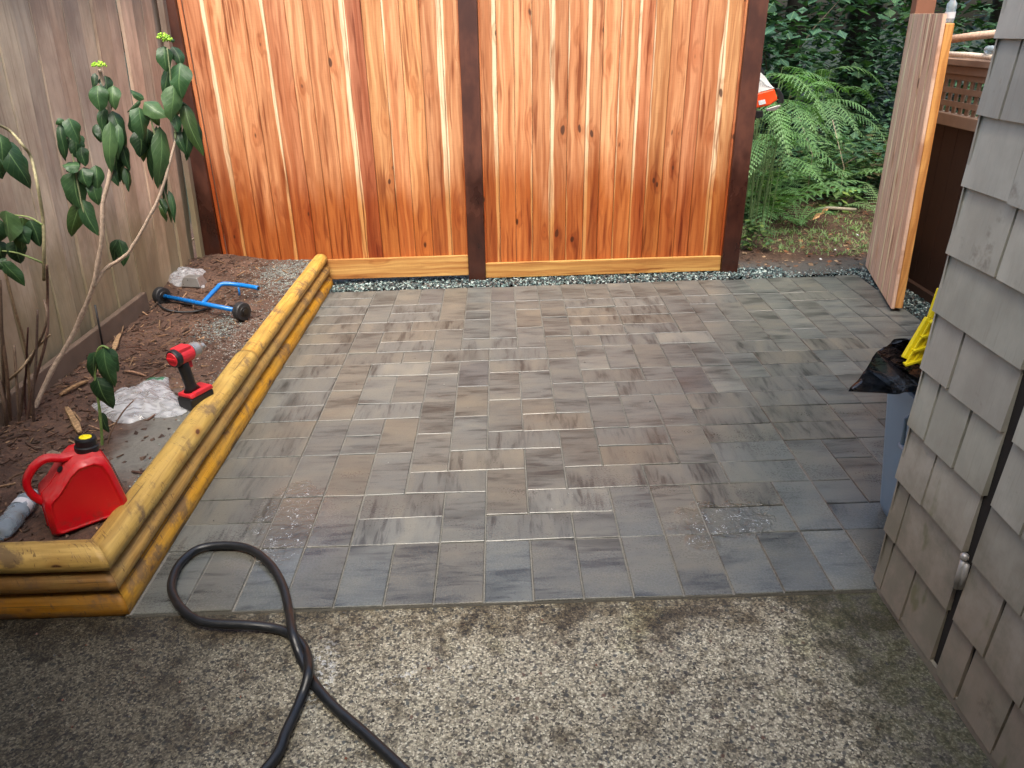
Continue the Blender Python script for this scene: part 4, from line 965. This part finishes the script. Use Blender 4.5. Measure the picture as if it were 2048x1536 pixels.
# ------------------------------------------------------------ hydrangea
def leaf(mb, A, B, wd, nrm, col, bow=.12, fold=.22, ns=9):
    d = B - A; L = d.length; t = d.normalized(); s = t.cross(nrm)
    if s.length < 1e-4: s = t.orthogonal()
    s.normalize(); n = s.cross(t).normalized(); b = len(mb.v); mb.col(*col)
    wv = rnd.uniform(0, 6)
    for k in range(ns + 1):
        f = k / ns; w_ = wd * .5 * (math.sin(math.pi * min(1, f ** .70)) ** .72) if 0 < f < 1 else .0005
        ce = A + d * f + n * (bow * L * 4 * f * (1 - f)) + s * (.04 * L * math.sin(f * 4 + wv))
        cv = 1 + .22 * math.sin(wv * 3 + f * 5); tw = .5 * math.sin(wv * 2) * f; s_t = (s * math.cos(tw) + n * math.sin(tw)); n_t = s_t.cross(t)
        for u_ in (-1, -.5, 0, .5, 1):
            z_ = -fold * cv * w_ * abs(u_) ** 1.3 + .15 * w_ * math.sin(f * 11 + wv + u_ * 3) * abs(u_)
            mb.v.append(tuple(ce + s_t * (w_ * u_ * (1 + .10 * math.sin(f * 9 + u_ + wv))) - n_t * (z_ * -1 if n_t.dot(n) > 0 else z_)))
    for k in range(ns):
        for j in range(4):
            i0 = b + k * 5 + j; us = (-1, -.5, 0, .5, 1)
            mb.face((i0, i0 + 1, i0 + 6, i0 + 5), [(us[j], k / ns), (us[j + 1], k / ns), (us[j + 1], (k + 1) / ns), (us[j], (k + 1) / ns)])
LG = [(.038, .090, .036), (.030, .078, .030), (.020, .054, .022), (.056, .112, .044), (.014, .038, .015), (.040, .074, .020)]
hy = thing('hydrangea', (-1.75, 1.0, .2), 'tall wilting hydrangea with drooping leaves on long pale canes', 'shrub')
PY = 1.10
def pc(x, y, Y=PY): return FY(x / 3.072, y / 3.072, Y)
canes = [([(62, 840), (95, 760), (150, 660), (186, 572), (203, 480), (206, 410), (222, 340), (226, 300), (219, 225), (205, 160), (200, 140)], .0105, (.46, .35, .27)),
         ([(186, 572), (215, 535), (255, 508), (290, 450), (322, 385), (338, 330), (352, 280)], .008, (.46, .35, .27)),
         ([(352, 280), (350, 230), (340, 150), (333, 95)], .004, (.20, .24, .12)), ([(325, 358), (310, 270), (296, 225), (288, 205)], .0035, (.22, .26, .13)),
         ([(198, 470), (170, 430), (150, 340), (140, 270), (130, 240)], .0035, (.20, .22, .12)), ([(325, 360), (332, 395), (345, 430)], .003, (.16, .13, .09))]
for i, (pl, r_, c_) in enumerate(canes):
    pts = [FY(x, y, PY + (.02 * math.sin(k + i)) - (.10 if (i == 0 and k == 0) else .05 if (i == 0 and k == 1) else 0)) for k, (x, y) in enumerate(pl)]
    if i: pts[0] = FY(*pl[0], PY)
    sp = spline(pts, 6); mb = MB(); mb.col(*c_)
    mb.tube([p_ + Vector((mnoise.noise(p_ * 20), 0, mnoise.noise(p_ * 20 + Vector((5, 5, 5))))) * .003 for p_ in sp], [r_ * (1 - .45 * k / len(sp)) * (1.18 if k % 7 == 0 else 1) for k in range(len(sp))], 8); mb.build('cane', M['stem'], hy, smooth=True)
LV = [  # base -> tip, width, colour index, dY
 (1015, 285, 1015, 425, 95, 0, 0), (1060, 285, 1115, 400, 75, 2, .03), (1100, 385, 1125, 580, 135, 1, 0), (1058, 520, 1060, 725, 115, 3, -.02), (1030, 410, 1020, 575, 70, 2, .03), (1065, 700, 1100, 800, 60, 1, .0),
 (1135, 630, 1240, 925, 85, 5, .02), (1150, 750, 1150, 965, 70, 4, .03), (1090, 790, 1140, 940, 50, 2, .02), (1030, 1170, 1085, 1350, 38, 1, .02), (985, 1215, 1020, 1305, 40, 4, .02), (1075, 250, 1040, 245, 24, 1, 0), (1040, 620, 1150, 640, 50, 2, .03),
 (885, 612, 800, 558, 48, 1, 0), (885, 625, 1022, 715, 110, 3, -.01), (860, 660, 870, 845, 122, 0, -.02), (850, 800, 865, 950, 105, 4, .02), (965, 775, 980, 1120, 105, 3, 0), (1010, 1000, 1000, 1200, 42, 2, .02), (905, 790, 900, 880, 60, 4, .03),
 (588, 450, 570, 535, 42, 2, .01), (640, 465, 665, 560, 75, 2, .02), (612, 525, 610, 668, 112, 0, -.02), (690, 525, 712, 660, 80, 3, .0), (645, 660, 630, 795, 62, 1, .01), (700, 680, 755, 880, 90, 2, .02), (608, 765, 640, 860, 70, 2, .03), (665, 745, 690, 1030, 82, 3, -.02), (735, 855, 800, 1030, 62, 4, .02), (700, 880, 740, 1095, 95, 4, .04), (765, 1030, 800, 1165, 52, 2, .01), (690, 1035, 722, 1135, 50, 2, .01), (720, 760, 735, 960, 60, 0, .0),
 (392, 735, 345, 765, 42, 1, 0), (430, 725, 480, 870, 105, 0, -.02), (378, 765, 395, 955, 55, 2, .0), (455, 830, 480, 960, 95, 2, .02), (505, 900, 520, 1010, 72, 2, .01), (492, 1020, 382, 1015, 88, 0, -.02), (450, 1050, 490, 1260, 140, 0, 0), (500, 1035, 545, 1140, 100, 2, -.02), (580, 1015, 612, 1155, 82, 1, .01), (570, 1105, 600, 1245, 85, 1, .0), (485, 1235, 450, 1435, 95, 5, .02), (510, 1225, 592, 1425, 92, 2, -.01),
 (720, 1470, 690, 1536, 40, 4, .1), (735, 1470, 760, 1620, 85, 2, .1), (695, 1480, 700, 1600, 50, 4, .12)]
lo = MB()
ht = (CAM_LOC - Vector((-1.3, 1.1, .9))).normalized()
for (x0, y0, x1, y1, wd, ci, dy) in LV:
    A = pc(x0, y0, PY + dy); B = pc(x1, y1 + .12 * (y1 - y0), PY + dy - .015); sc_ = (A - CAM_LOC).dot(CF) / FPX / 3.072
    nrm = (ht + Vector((rnd.uniform(-.5, .5), rnd.uniform(-.3, .3), rnd.uniform(.0, .6)))).normalized(); k = rnd.uniform(.85, 1.15); c = LG[ci]
    o1 = MB(); leaf(o1, A, B, wd * sc_ * 1.05, nrm, (c[0] * k, c[1] * k, c[2] * k), rnd.uniform(.05, .16), rnd.uniform(.15, .6)); o1.build('leaf', M['hleaf'], hy, smooth=True)
for (x0, y0, x1, y1, wd, ci, dy) in LV[:44]:   # the inner, shaded leaves and the petioles
    if rnd.random() < .75:
        jx, jy = rnd.uniform(-25, 25), rnd.uniform(-10, 40); A = pc(x0 + jx, y0 + jy, PY + .05); B = pc(x0 + jx + (x1 - x0) * .8 + rnd.uniform(-30, 30), y0 + jy + abs(y1 - y0) * .9 + 30, PY + .045); sc_ = (A - CAM_LOC).dot(CF) / FPX / 3.072
        o1 = MB(); leaf(o1, A, B, wd * sc_ * rnd.uniform(.6, .95), (ht + Vector((rnd.uniform(-.9, .9), rnd.uniform(-.4, .4), rnd.uniform(-.2, .5)))).normalized(), LG[rnd.choice((2, 4, 4, 5))], rnd.uniform(.05, .25), rnd.uniform(.5, 1.1)); o1.build('leaf', M['hleaf'], hy, smooth=True)
for (x, y, r_) in ((198, 133, 26), (328, 76, 24), (336, 82, 20)):
    mb = MB(); c0 = FY(x, y, PY - .01)
    for k in range(46):
        v_ = Vector((rnd.gauss(0, 1), rnd.gauss(0, 1), abs(rnd.gauss(0, .8)))).normalized() * .5 * r_ * .0019 * rnd.uniform(.6, 1); v_.z *= .7; q_ = rnd.uniform(.7, 1.2)
        stone(mb, c0 + v_, .0042, [(.36 * q_, .62 * q_, .06)], 1)
    mb.build('flower_head', M['flower'], hy)
# second hydrangea at the left edge
h2 = thing('hydrangea', (-1.8, .8, .2), 'hydrangea clump at the left edge with arching green stalks and many dark canes', 'shrub')
for pl, r_, c_ in [([(-14, 245), (20, 262), (45, 290), (62, 315), (75, 370), (86, 440), (88, 500), (88, 560)], .0065, (.34, .30, .17)), ([(-10, 500), (30, 505), (60, 515), (94, 530)], .004, (.25, .33, .12)),
                   ([(30, 430), (60, 435), (85, 450)], .003, (.28, .36, .12)), ([(94, 530), (95, 600), (92, 680), (60, 800), (50, 900)], .0065, (.13, .075, .055)), ([(88, 600), (92, 650), (50, 760), (35, 920)], .006, (.15, .10, .07)),
                   ([(56, 655), (52, 740), (50, 800), (60, 880)], .0045, (.07, .03, .025)), ([(10, 540), (30, 620), (55, 720), (62, 900)], .006, (.22, .15, .09)), ([(0, 640), (15, 760), (25, 920)], .008, (.16, .10, .065)),
                   ([(0, 560), (5, 700), (12, 900)], .007, (.12, .08, .055)), ([(100, 670), (70, 700), (40, 740), (5, 770)], .0055, (.25, .18, .11)), ([(-6, 740), (10, 820), (18, 920)], .009, (.13, .085, .06)), ([(28, 690), (36, 800), (44, 920)], .007, (.17, .115, .08)),
                   ([(75, 620), (72, 720), (66, 800), (72, 905)], .006, (.10, .065, .05)), ([(-4, 923), (30, 922), (75, 934)], .0028, (.45, .36, .25))]:
    Y2 = .92; pts = [FY(x, y, Y2 + .04 * math.sin(x + i)) for i, (x, y) in enumerate(pl)]; mb = MB(); mb.col(*c_); sp = spline(pts, 5); mb.tube(sp, [r_ * (.7 + .3 * k / len(sp)) for k in range(len(sp))], 7); mb.build('cane', M['stem'], h2, smooth=True)
for (x0, y0, x1, y1, wd, ci, dy) in [(-10, 820, 35, 1070, 95, 0, -.02), (20, 850, 175, 1165, 110, 2, 0), (60, 920, 190, 1090, 80, 1, .02), (-20, 980, 20, 1100, 70, 2, 0), (40, 1295, 60, 1490, 145, 3, -.02), (130, 1335, 145, 1540, 100, 5, 0), (180, 1350, 255, 1515, 85, 2, .01),
                                     (0, 1350, -10, 1500, 80, 2, .02), (20, 1600, 150, 1760, 75, 1, 0), (-20, 1600, 40, 1650, 70, 2, 0), (100, 1480, 120, 1620, 90, 4, .03), (-15, 1480, 20, 1600, 70, 4, .03), (110, 1390, 180, 1500, 80, 1, -.02)]:
    A = pc(x0, y0, .9 + dy); B = pc(x1, y1, .9 + dy); sc_ = (A - CAM_LOC).dot(CF) / FPX / 3.072; nrm = (ht + Vector((rnd.uniform(-.5, .5), rnd.uniform(-.3, .3), rnd.uniform(.0, .6)))).normalized(); c = LG[ci]
    o1 = MB(); leaf(o1, A, B, wd * sc_ * 1.25, nrm, c, rnd.uniform(.05, .16), rnd.uniform(.2, .6)); o1.build('leaf', M['hleaf'], h2, smooth=True)
# small wilted shoot in front
h3 = thing('hydrangea', (-1.5, .7, .2), 'short wilted hydrangea shoot with one hooked green stem in front of the clear bag', 'plant')
Y3 = .72
for pl, r_, c_ in [([(205, 905), (203, 860), (198, 810), (191, 765), (190, 730), (196, 700), (206, 692), (218, 698)], .0055, (.16, .24, .07)), ([(212, 900), (222, 865), (245, 825), (268, 800)], .0035, (.22, .14, .10))]:
    pts = [FY(x, y, Y3) for x, y in pl]; mb = MB(); mb.col(*c_); sp = spline(pts, 5); mb.tube(sp, [r_ * (1 - .4 * k / len(sp)) for k in range(len(sp))], 7); mb.build('cane', M['stem'], h3, smooth=True)
for (x0, y0, x1, y1, wd, ci, dy) in [(206, 694, 228, 774, 30, 1, 0), (214, 696, 236, 745, 22, 2, .01), (192, 704, 184, 755, 20, 2, .0), (192, 755, 226, 818, 34, 4, .0), (204, 825, 216, 866, 14, 4, .02), (203, 700, 208, 760, 26, 2, .02)]:
    A = FY(x0, y0, Y3 + dy); B = FY(x1, y1, Y3 + dy); sc_ = (A - CAM_LOC).dot(CF) / FPX; o1 = MB(); leaf(o1, A, B, wd * sc_ * 1.2, (ht + Vector((rnd.uniform(-.4, .4), 0, .2))).normalized(), LG[ci], .1, .5); o1.build('leaf', M['hleaf'], h3, smooth=True)
A = gz(206, 695, 0); stick('garden_stake', [A, FY(198, 650, A.y + .01), FY(190, 610, A.y + .02)], .005, (.05, .055, .06), 'thin dark metal rod standing in the soil by the old fence', 'stake', M['rubber'])

# ------------------------------------------------------------ string trimmer behind the right post
tr = thing('string_trimmer', (1.7, 3.4, 0), 'orange and white string trimmer engine poking out behind the right fence post', 'trimmer')
YT = 3.42
def tp(x, y, dy=0): return FY(1460 + x / 9.035, 90 + y / 9.035, YT + dy)
def slab(mb, pts, y0, y1):
    R = [[tp(x, y, dd) for x, y in pts] for dd in (y0, y1)]; mb.rings(R)
mb = MB(); slab(mb, [(300, 900), (470, 880), (800, 790), (860, 990), (720, 1090), (430, 1150), (300, 1150)], -.045, .05); mb.build('engine_cover', M['orange'], tr, bevel=.008)
mb = MB(); slab(mb, [(380, 480), (560, 500), (650, 590), (720, 700), (800, 780), (480, 868), (320, 880)], -.04, .045)
for k in range(6):
    mb.tube([tp(540 + k * 22, 590 + k * 25, -.043), tp(560 + k * 40, 740 + k * 5, -.043)], .0016, 5)
mb.build('starter_housing', M['white'], tr, bevel=.007)
mb = MB(); slab(mb, [(820, 780), (890, 780), (960, 900), (980, 1010), (960, 1060), (860, 1060), (875, 990)], -.035, .04); mb.build('muffler_guard', M['black'], tr, bevel=.006)
mb = MB(); slab(mb, [(640, 1150), (850, 1090), (930, 1080), (915, 1110), (820, 1190), (660, 1200)], -.03, .035); mb.build('fuel_tank', M['grey'], tr, bevel=.006)
mb = MB(); slab(mb, [(420, 1180), (600, 1190), (590, 1300), (500, 1330), (430, 1300)], -.03, .03); mb.build('throttle_grip', M['black'], tr, bevel=.004)
mb = MB(); slab(mb, [(500, 200), (600, 230), (600, 330), (560, 380), (640, 520), (600, 520), (470, 420)], -.012, .012); mb.build('shoulder_guard', M['black'], tr, bevel=.004)
mb = MB(); slab(mb, [(510, 1010), (630, 980), (650, 1060), (530, 1090)], -.048, -.046); mb.build('badge', M['label'], tr)
mb = MB(); a0 = tp(380, 900, 0); mb.tube([a0, Vector((1.45, 3.40, .6)), Vector((1.3, 3.36, .03))], .012, 10); mb.build('shaft', M['grey'], tr, smooth=True)

# ------------------------------------------------------------ forest: ferns, shrubs, grass, trees
def frond(mb, A, dirh, L, rise, col, wmax=.16, npn=15, droop=.55):
    side = Vector((-dirh.y, dirh.x, 0)); prev = A; pts = []
    for k in range(npn + 1):
        f = k / npn; p_ = A + dirh * (L * f * (.95 - .1 * f)) + UPV * (L * (rise * f - droop * f * f)); pts.append(p_)
    mb.col(col[0] * .8, col[1] * .7, col[2] * .6)
    mb.tube(pts[::3] + ([pts[-1]] if npn % 3 else []), [.0035] * len(pts[::3] + ([pts[-1]] if npn % 3 else [])), 3, False)
    for k in range(2, npn + 1):
        f = k / npn; w_ = wmax * (math.sin(math.pi * min(1, (f * .93 + .1))) ** .7) * (1.05 - f * .45); p_ = pts[k]; t = (pts[k] - pts[k - 1]).normalized()
        for s_ in (-1, 1):
            d = (side * s_ + t * .45 + UPV * rnd.uniform(-.25, .05)).normalized(); c = rnd.uniform(.75, 1.25); mb.col(col[0] * c, col[1] * c, col[2] * c)
            n = max(2, int(w_ / .016)); wd = L / npn * .46
            base = p_
            # pinna cut into small lobes
            up = t.cross(d).normalized()
            for q_ in range(n):
                f0 = q_ / n; f1 = (q_ + .92) / n; a0 = base + d * (w_ * f0) - UPV * (w_ * .18 * f0 * f0); a1 = base + d * (w_ * f1) - UPV * (w_ * .18 * f1 * f1); ww = wd * (1 - f0 * .8)
                mb.poly([a0, a0.lerp(a1, .55) + t * ww - UPV * .002, a1, a0.lerp(a1, .55) - t * ww])
def fern(x, y, n, L, label, col, z=None):
    mb = MB(); z = fz(x, y) if z is None else z; a0 = rnd.uniform(0, 6)
    for k in range(n):
        a_ = a0 + 6.283 * k / n + rnd.uniform(-.25, .25); c = rnd.uniform(.7, 1.25)
        frond(mb, Vector((x, y, z)), Vector((math.cos(a_), math.sin(a_), 0)), L * rnd.uniform(.75, 1.15), rnd.uniform(.85, 1.25), (col[0] * c, col[1] * c, col[2] * c), .22 * L, 17, rnd.uniform(.55, .8))
    return tag(mb.build('fern', M['leaf']), label, 'fern', 'ferns beyond the fence')
def bracken(x, y, h, n, L, label, col):
    mb = MB(); z = fz(x, y)
    for k in range(n):
        a_ = -1.9 + 3.9 * k / n + rnd.uniform(-.3, .3); b_ = Vector((x + rnd.uniform(-.12, .12), y + rnd.uniform(-.12, .12), z)); hh = h * rnd.uniform(.55, 1.1); dd = Vector((math.cos(a_), math.sin(a_), 0)); tp_ = b_ + Vector((0, 0, hh)) + dd * .12
        mb.col(.055, .075, .03); mb.tube([b_, (b_ + tp_) / 2 - dd * .02, tp_], [.004, .0035, .003], 4); c = rnd.uniform(.7, 1.3)
        frond(mb, tp_, dd, L * rnd.uniform(.8, 1.2), rnd.uniform(.15, .45), (col[0] * c, col[1] * c, col[2] * c), .24 * L, 18, rnd.uniform(.5, .8))
    return tag(mb.build('fern', M['leaf']), label, 'fern', 'ferns beyond the fence')
shrub_at = (1.93, 3.78)
bracken(1.98, 3.95, 1.12, 18, .50, 'tallest bright bracken leaning out from behind the fence post and trimmer', (.075, .20, .06))
bracken(2.25, 4.7, 1.15, 15, .62, 'tall bracken behind the nearest bright one', (.06, .16, .06))
bracken(3.1, 5.8, .95, 12, .6, 'shaded bracken in the middle of the opening', (.045, .12, .055))
fern(2.25, 5.0, 13, .80, 'tall bright green fern right behind the trimmer and fence post', (.085, .20, .055))
fern(2.30, 4.65, 14, .95, 'large arching fern behind the nearest fern at the fence opening', (.065, .165, .06))
fern(2.55, 4.45, 9, .36, 'small low fern at the front edge of the undergrowth', (.08, .20, .07))
fern(3.05, 5.3, 13, .85, 'fern in the shade at mid distance between fence post and gate', (.06, .13, .05))
fern(3.7, 6.0, 13, .9, 'shaded fern farthest back near the gate edge', (.045, .10, .04))
fern(2.0, 5.4, 13, 1.1, 'tall fern rising behind the others above the trimmer', (.05, .13, .05))
fern(3.3, 4.5, 9, .5, 'small dull olive fern beside the gate post', (.07, .11, .045))
def shrub(name, x, y, z0, rx, rz, n, ls, cols, label, cat='shrub', group=None, stems=5, mt='leaf'):
    root = thing(name, (x, y, 0), label, cat, group); mb = MB(); cl = []
    for k in range(max(6, n // 28)):
        cl.append(Vector((rnd.gauss(0, .45) * rx, rnd.gauss(0, .45) * rx, rnd.uniform(.15, 1) * rz)))
    for k in range(n):
        c0 = rnd.choice(cl); p_ = Vector((x, y, z0)) + c0 + Vector((rnd.gauss(0, .14) * rx, rnd.gauss(0, .14) * rx, rnd.gauss(0, .12) * rz))
        a_ = rnd.uniform(0, 6.28); d = Vector((math.cos(a_), math.sin(a_), rnd.uniform(-.7, .2))).normalized(); l = ls * rnd.uniform(.6, 1.3); c = rnd.choice(cols); q_ = rnd.uniform(.7, 1.3); mb.col(c[0] * q_, c[1] * q_, c[2] * q_)
        s = d.cross(UPV).normalized() * l * .36; mb.poly([p_, p_ + d * l * .45 + s, p_ + d * l, p_ + d * l * .45 - s], [(0, 0), (1, .5), (0, 1), (-1, .5)])
    mb.build('foliage', M[mt], root)
    mb = MB(); mb.col(.10, .075, .05)
    for k in range(stems):
        c0 = rnd.choice(cl); mb.tube([Vector((x + rnd.uniform(-.05, .05), y, z0 - .05)), Vector((x, y, z0)) + c0 * .5 + Vector((0, 0, .05)), Vector((x, y, z0)) + c0], [.008, .006, .004], 5)
    mb.build('stem', M['stem'], root); return root
G1 = [(.05, .12, .06), (.035, .09, .04), (.08, .15, .06)]; G2 = [(.03, .08, .045), (.045, .11, .065), (.02, .055, .03)]; G3 = [(.10, .17, .05), (.14, .20, .05), (.05, .11, .04)]
shs = [(1.93, 3.80, .13, .26, 130, .05, G3, 'low leafy weeds hiding the bracken stems beside the right fence post'), (2.95, 5.3, .42, .55, 420, .075, G1, 'bushy mid green shrub between the ferns'), (3.45, 5.3, .4, .45, 320, .08, G2, 'broad leaved dark shrub left of the gate'),
       (2.35, 4.85, .25, .35, 240, .06, G3, 'yellow green weedy shrub at the foot of the ferns'), (3.05, 4.8, .2, .22, 90, .085, G3, 'small clump of fresh oval leaves in the clearing'),
       (3.9, 5.2, .5, .6, 420, .075, G2, 'shrub half hidden behind the gate boards'), (2.6, 6.4, .8, 1.3, 1300, .08, G2, 'large dark shrub behind the tall fern'),
       (3.9, 7.0, .9, 1.4, 1400, .085, G2, 'large dark shrub in the middle background'), (5.2, 6.6, .9, 1.5, 1300, .08, G2, 'large dark shrub behind the lattice fence'), (1.9, 4.7, .3, .5, 260, .07, G1, 'low leafy shrub hidden behind the right fence post')]
for x, y, rx, rz, n, ls, cols, lb in shs: shrub('shrub', x, y, fz(x, y), rx, rz, n, ls, cols, lb, group='shrubs beyond the fence')
# broad pale-green leaf spray high up on the left of the clearing
shrub('shrub', 3.0, 6.9, .9, .6, 1.0, 420, .15, [(.045, .11, .075), (.06, .14, .09), (.03, .08, .05)], 'broad leaved maple sapling above the ferns', group='shrubs beyond the fence')
# grass and weeds
mb = MB()
for i in range(4200):
    x = rnd.uniform(1.6, 4.6); y = 3.55 + abs(rnd.gauss(.55, .45)) + max(0, 2.4 - x) * .3
    if rnd.random() > .35 + .65 * mnoise.noise(Vector((x * 2.2, y * 2.2, 4))) + .2: continue
    c = rnd.choice([(.10, .19, .05), (.15, .22, .07), (.07, .14, .04), (.20, .17, .09), (.15, .10, .06)]); q_ = rnd.uniform(.7, 1.3); mb.col(c[0] * q_, c[1] * q_, c[2] * q_)
    for k in range(3):
        a_ = rnd.uniform(0, 6.28); l = rnd.uniform(.02, .085); d = Vector((math.cos(a_) * .7, math.sin(a_) * .7, rnd.uniform(.3, 1))).normalized(); s = d.cross(UPV).normalized() * .0022; P_ = Vector((x, y, fz(x, y) - .003)); m_ = P_ + d * l * .55; e_ = P_ + d * l + Vector((0, 0, -l * .25))
        mb.poly([P_ - s, P_ + s, m_ + s, m_ - s]); mb.poly([m_ - s, m_ + s, e_])
tag(mb.build('grass', M['leaf']), 'patchy grass and weeds growing on the litter beyond the gate', 'grass', kind='stuff')
mb = MB()
for i in range(3800):
    x = rnd.uniform(1.55, 4.8); y = rnd.uniform(3.3, 5.6); z = fz(x, y) + .002; P_ = Vector((x, y, z))
    c = rnd.choice([(.18, .10, .06), (.10, .055, .035), (.26, .17, .10), (.06, .035, .025), (.22, .09, .04)]); q_ = rnd.uniform(.6, 1.3); mb.col(c[0] * q_, c[1] * q_, c[2] * q_)
    a_ = rnd.uniform(0, 6.28); l = rnd.uniform(.012, .05); d = Vector((math.cos(a_), math.sin(a_), rnd.uniform(-.1, .3))); s = Vector((-d.y, d.x, rnd.uniform(-.3, .3))) * (.12 if rnd.random() < .6 else .4) * l
    mb.poly([P_, P_ + d * l * .5 + s, P_ + d * l, P_ + d * l * .5 - s])
for px, py in [(1671, 500), (1715, 470), (1641, 518)]:
    P_ = G(px, py, .01); stone(mb, P_, .012, [(.8, .8, .78)])
for px, py, c in [(1516, 335, (.65, .42, .03)), (1670, 365, (.45, .22, .04)), (1640, 430, (.45, .26, .12)), (1625, 440, (.5, .3, .14))]:
    P_ = G(px, py, .12); mb.col(*c); mb.poly([P_, P_ + Vector((.05, 0, .02)), P_ + Vector((.07, .02, .05)), P_ + Vector((.02, 0, .05))])
tag(mb.build('leaf_litter', M['chip']), 'dry leaves and twigs scattered over the forest floor', 'leaf litter', kind='stuff')
# slender dry stems
for i, (a_, b_) in enumerate([((1688, 335), (1665, 240)), ((1625, 310), (1598, 235))]):
    A = FY(*a_, 4.9); A.z = fz(A.x, A.y); stick('dry_stem', [A, FY(*a_, 4.85), FY(*b_, 4.8)], .003, (.30, .24, .17), ['long bare dry stem standing in the middle of the undergrowth', 'shorter thin dry stem left of the long one'][i], 'stem', group='dry stems in the undergrowth')
mb = MB(); P_ = FY(1650, 325, 4.7); P2 = FY(1690, 335, 4.7); P_.z = fz(P_.x, P_.y) + .05; P2.z = fz(P2.x, P2.y) + .03; mb.col(.30, .26, .19); mb.tube([P_, (P_ + P2) / 2 + Vector((0, 0, .015)), P2 + Vector((.15, 0, 0))], .014, 7)
tag(mb.build('fallen_branch', M['stem'], smooth=True), 'mossy fallen branch lying in the undergrowth', 'branch')
# trees
for i, (x, y, r_, h) in enumerate([(3.55, 8.2, .12, 6), (4.9, 9.4, .2, 7), (2.3, 9.4, .14, 5), (6.4, 8.4, .17, 7), (4.1, 10.8, .22, 8), (0.6, 9.0, .13, 4.2), (-2.2, 9.6, .13, 4.0), (7.6, 6.2, .16, 9)]):
    LBT = ['slim dark trunk near the centre of the opening', 'dark tree right of the slim trunk behind the shrubs', 'dark tree behind the tall ferns', 'tree beyond the lattice fence', 'thickest tree farthest back in the shade', 'tree standing behind the cedar fence right panel', 'tree standing behind the cedar fence left panel', 'tree right of the lattice fence near the house']
    t_ = thing('forest_tree', (x, y, 0), LBT[i], 'tree', 'trees beyond the fence'); z0 = fz(x, y) - .1
    mb = MB(); mb.col(.028, .022, .017); pp_ = [Vector((x + .1 * math.sin(k + i), y + .08 * math.cos(k * 1.3 + i), z0 + h * k / 6)) for k in range(7)]
    mb.tube(spline(pp_, 3), [r_ * (1.25 - .9 * k / 18) for k in range(19)], 10)
    for k in range(10):
        a_ = rnd.uniform(0, 6.28); zz = z0 + h * rnd.uniform(.3, .9); l = rnd.uniform(.8, 1.8); mb.tube([Vector((x, y, zz)), Vector((x + math.cos(a_) * l * .5, y + math.sin(a_) * l * .5, zz + .1)), Vector((x + math.cos(a_) * l, y + math.sin(a_) * l, zz - .1))], [r_ * .25, r_ * .16, .01], 5)
    mb.build('trunk', M['stem'], t_, smooth=True)
    mb = MB()
    for k in range(1500):
        f = rnd.random() ** .8; zz = z0 + h * (.25 + .8 * f); rad = 2.0 * (1.05 - f) * (.35 + .65 * rnd.random()); a_ = rnd.uniform(0, 6.28)
        P_ = Vector((x + math.cos(a_) * rad, y + math.sin(a_) * rad, zz + rnd.uniform(-.2, .2))); l = rnd.uniform(.14, .3); d = Vector((math.cos(a_ + rnd.uniform(-1, 1)), math.sin(a_ + rnd.uniform(-1, 1)), rnd.uniform(-.6, .1))).normalized(); s = d.cross(UPV).normalized() * l * .4
        c = rnd.choice(G2); q_ = rnd.uniform(.6, 1.2); mb.col(c[0] * q_, c[1] * q_, c[2] * q_); mb.poly([P_, P_ + d * l * .5 + s, P_ + d * l, P_ + d * l * .5 - s], [(0, 0), (1, .5), (0, 1), (-1, .5)])
    mb.build('crown', M['leaf'], t_)
mb = MB()
for i in range(24000):
    x = rnd.uniform(0, 12); y = rnd.uniform(6.8, 10.5) ; z = fz(x, y) + abs(rnd.gauss(.0, 1.3)) * (1 if rnd.random() < .7 else 1.6)
    if mnoise.noise(Vector((x * 1.1, y * .9, z * 1.4))) < -.25: continue
    a_ = rnd.uniform(0, 6.28); l = rnd.uniform(.07, .2); d = Vector((math.cos(a_), math.sin(a_), rnd.uniform(-.8, .2))).normalized(); s = d.cross(UPV).normalized() * l * .42; P_ = Vector((x, y, z)); c = rnd.choice(G2 + G1[:1]) if mnoise.noise(Vector((x * .7, y * .7, z * .9 + 4))) < .12 else rnd.choice([(.07, .15, .07), (.09, .18, .07), (.05, .12, .06)]); q_ = rnd.uniform(.5, 1.2); mb.col(c[0] * q_, c[1] * q_, c[2] * q_)
    mb.poly([P_, P_ + d * l * .5 + s, P_ + d * l, P_ + d * l * .5 - s], [(0, 0), (1, .5), (0, 1), (-1, .5)])
for i in range(6500):
    x = rnd.uniform(1.5, 8); y = rnd.uniform(4.9, 8.2); z = fz(x, y) + abs(rnd.gauss(0, .3))
    a_ = rnd.uniform(0, 6.28); l = rnd.uniform(.05, .13); d = Vector((math.cos(a_), math.sin(a_), rnd.uniform(-.5, .4))).normalized(); s = d.cross(UPV).normalized() * l * .4; P_ = Vector((x, y, z)); c = rnd.choice(G2 + [(.10, .08, .04)]); q_ = rnd.uniform(.5, 1.2); mb.col(c[0] * q_, c[1] * q_, c[2] * q_)
    mb.poly([P_, P_ + d * l * .5 + s, P_ + d * l, P_ + d * l * .5 - s], [(0, 0), (1, .5), (0, 1), (-1, .5)])
tag(mb.build('undergrowth', M['leaf']), 'dense dark mass of undergrowth filling the forest behind the fence', 'undergrowth', kind='stuff')
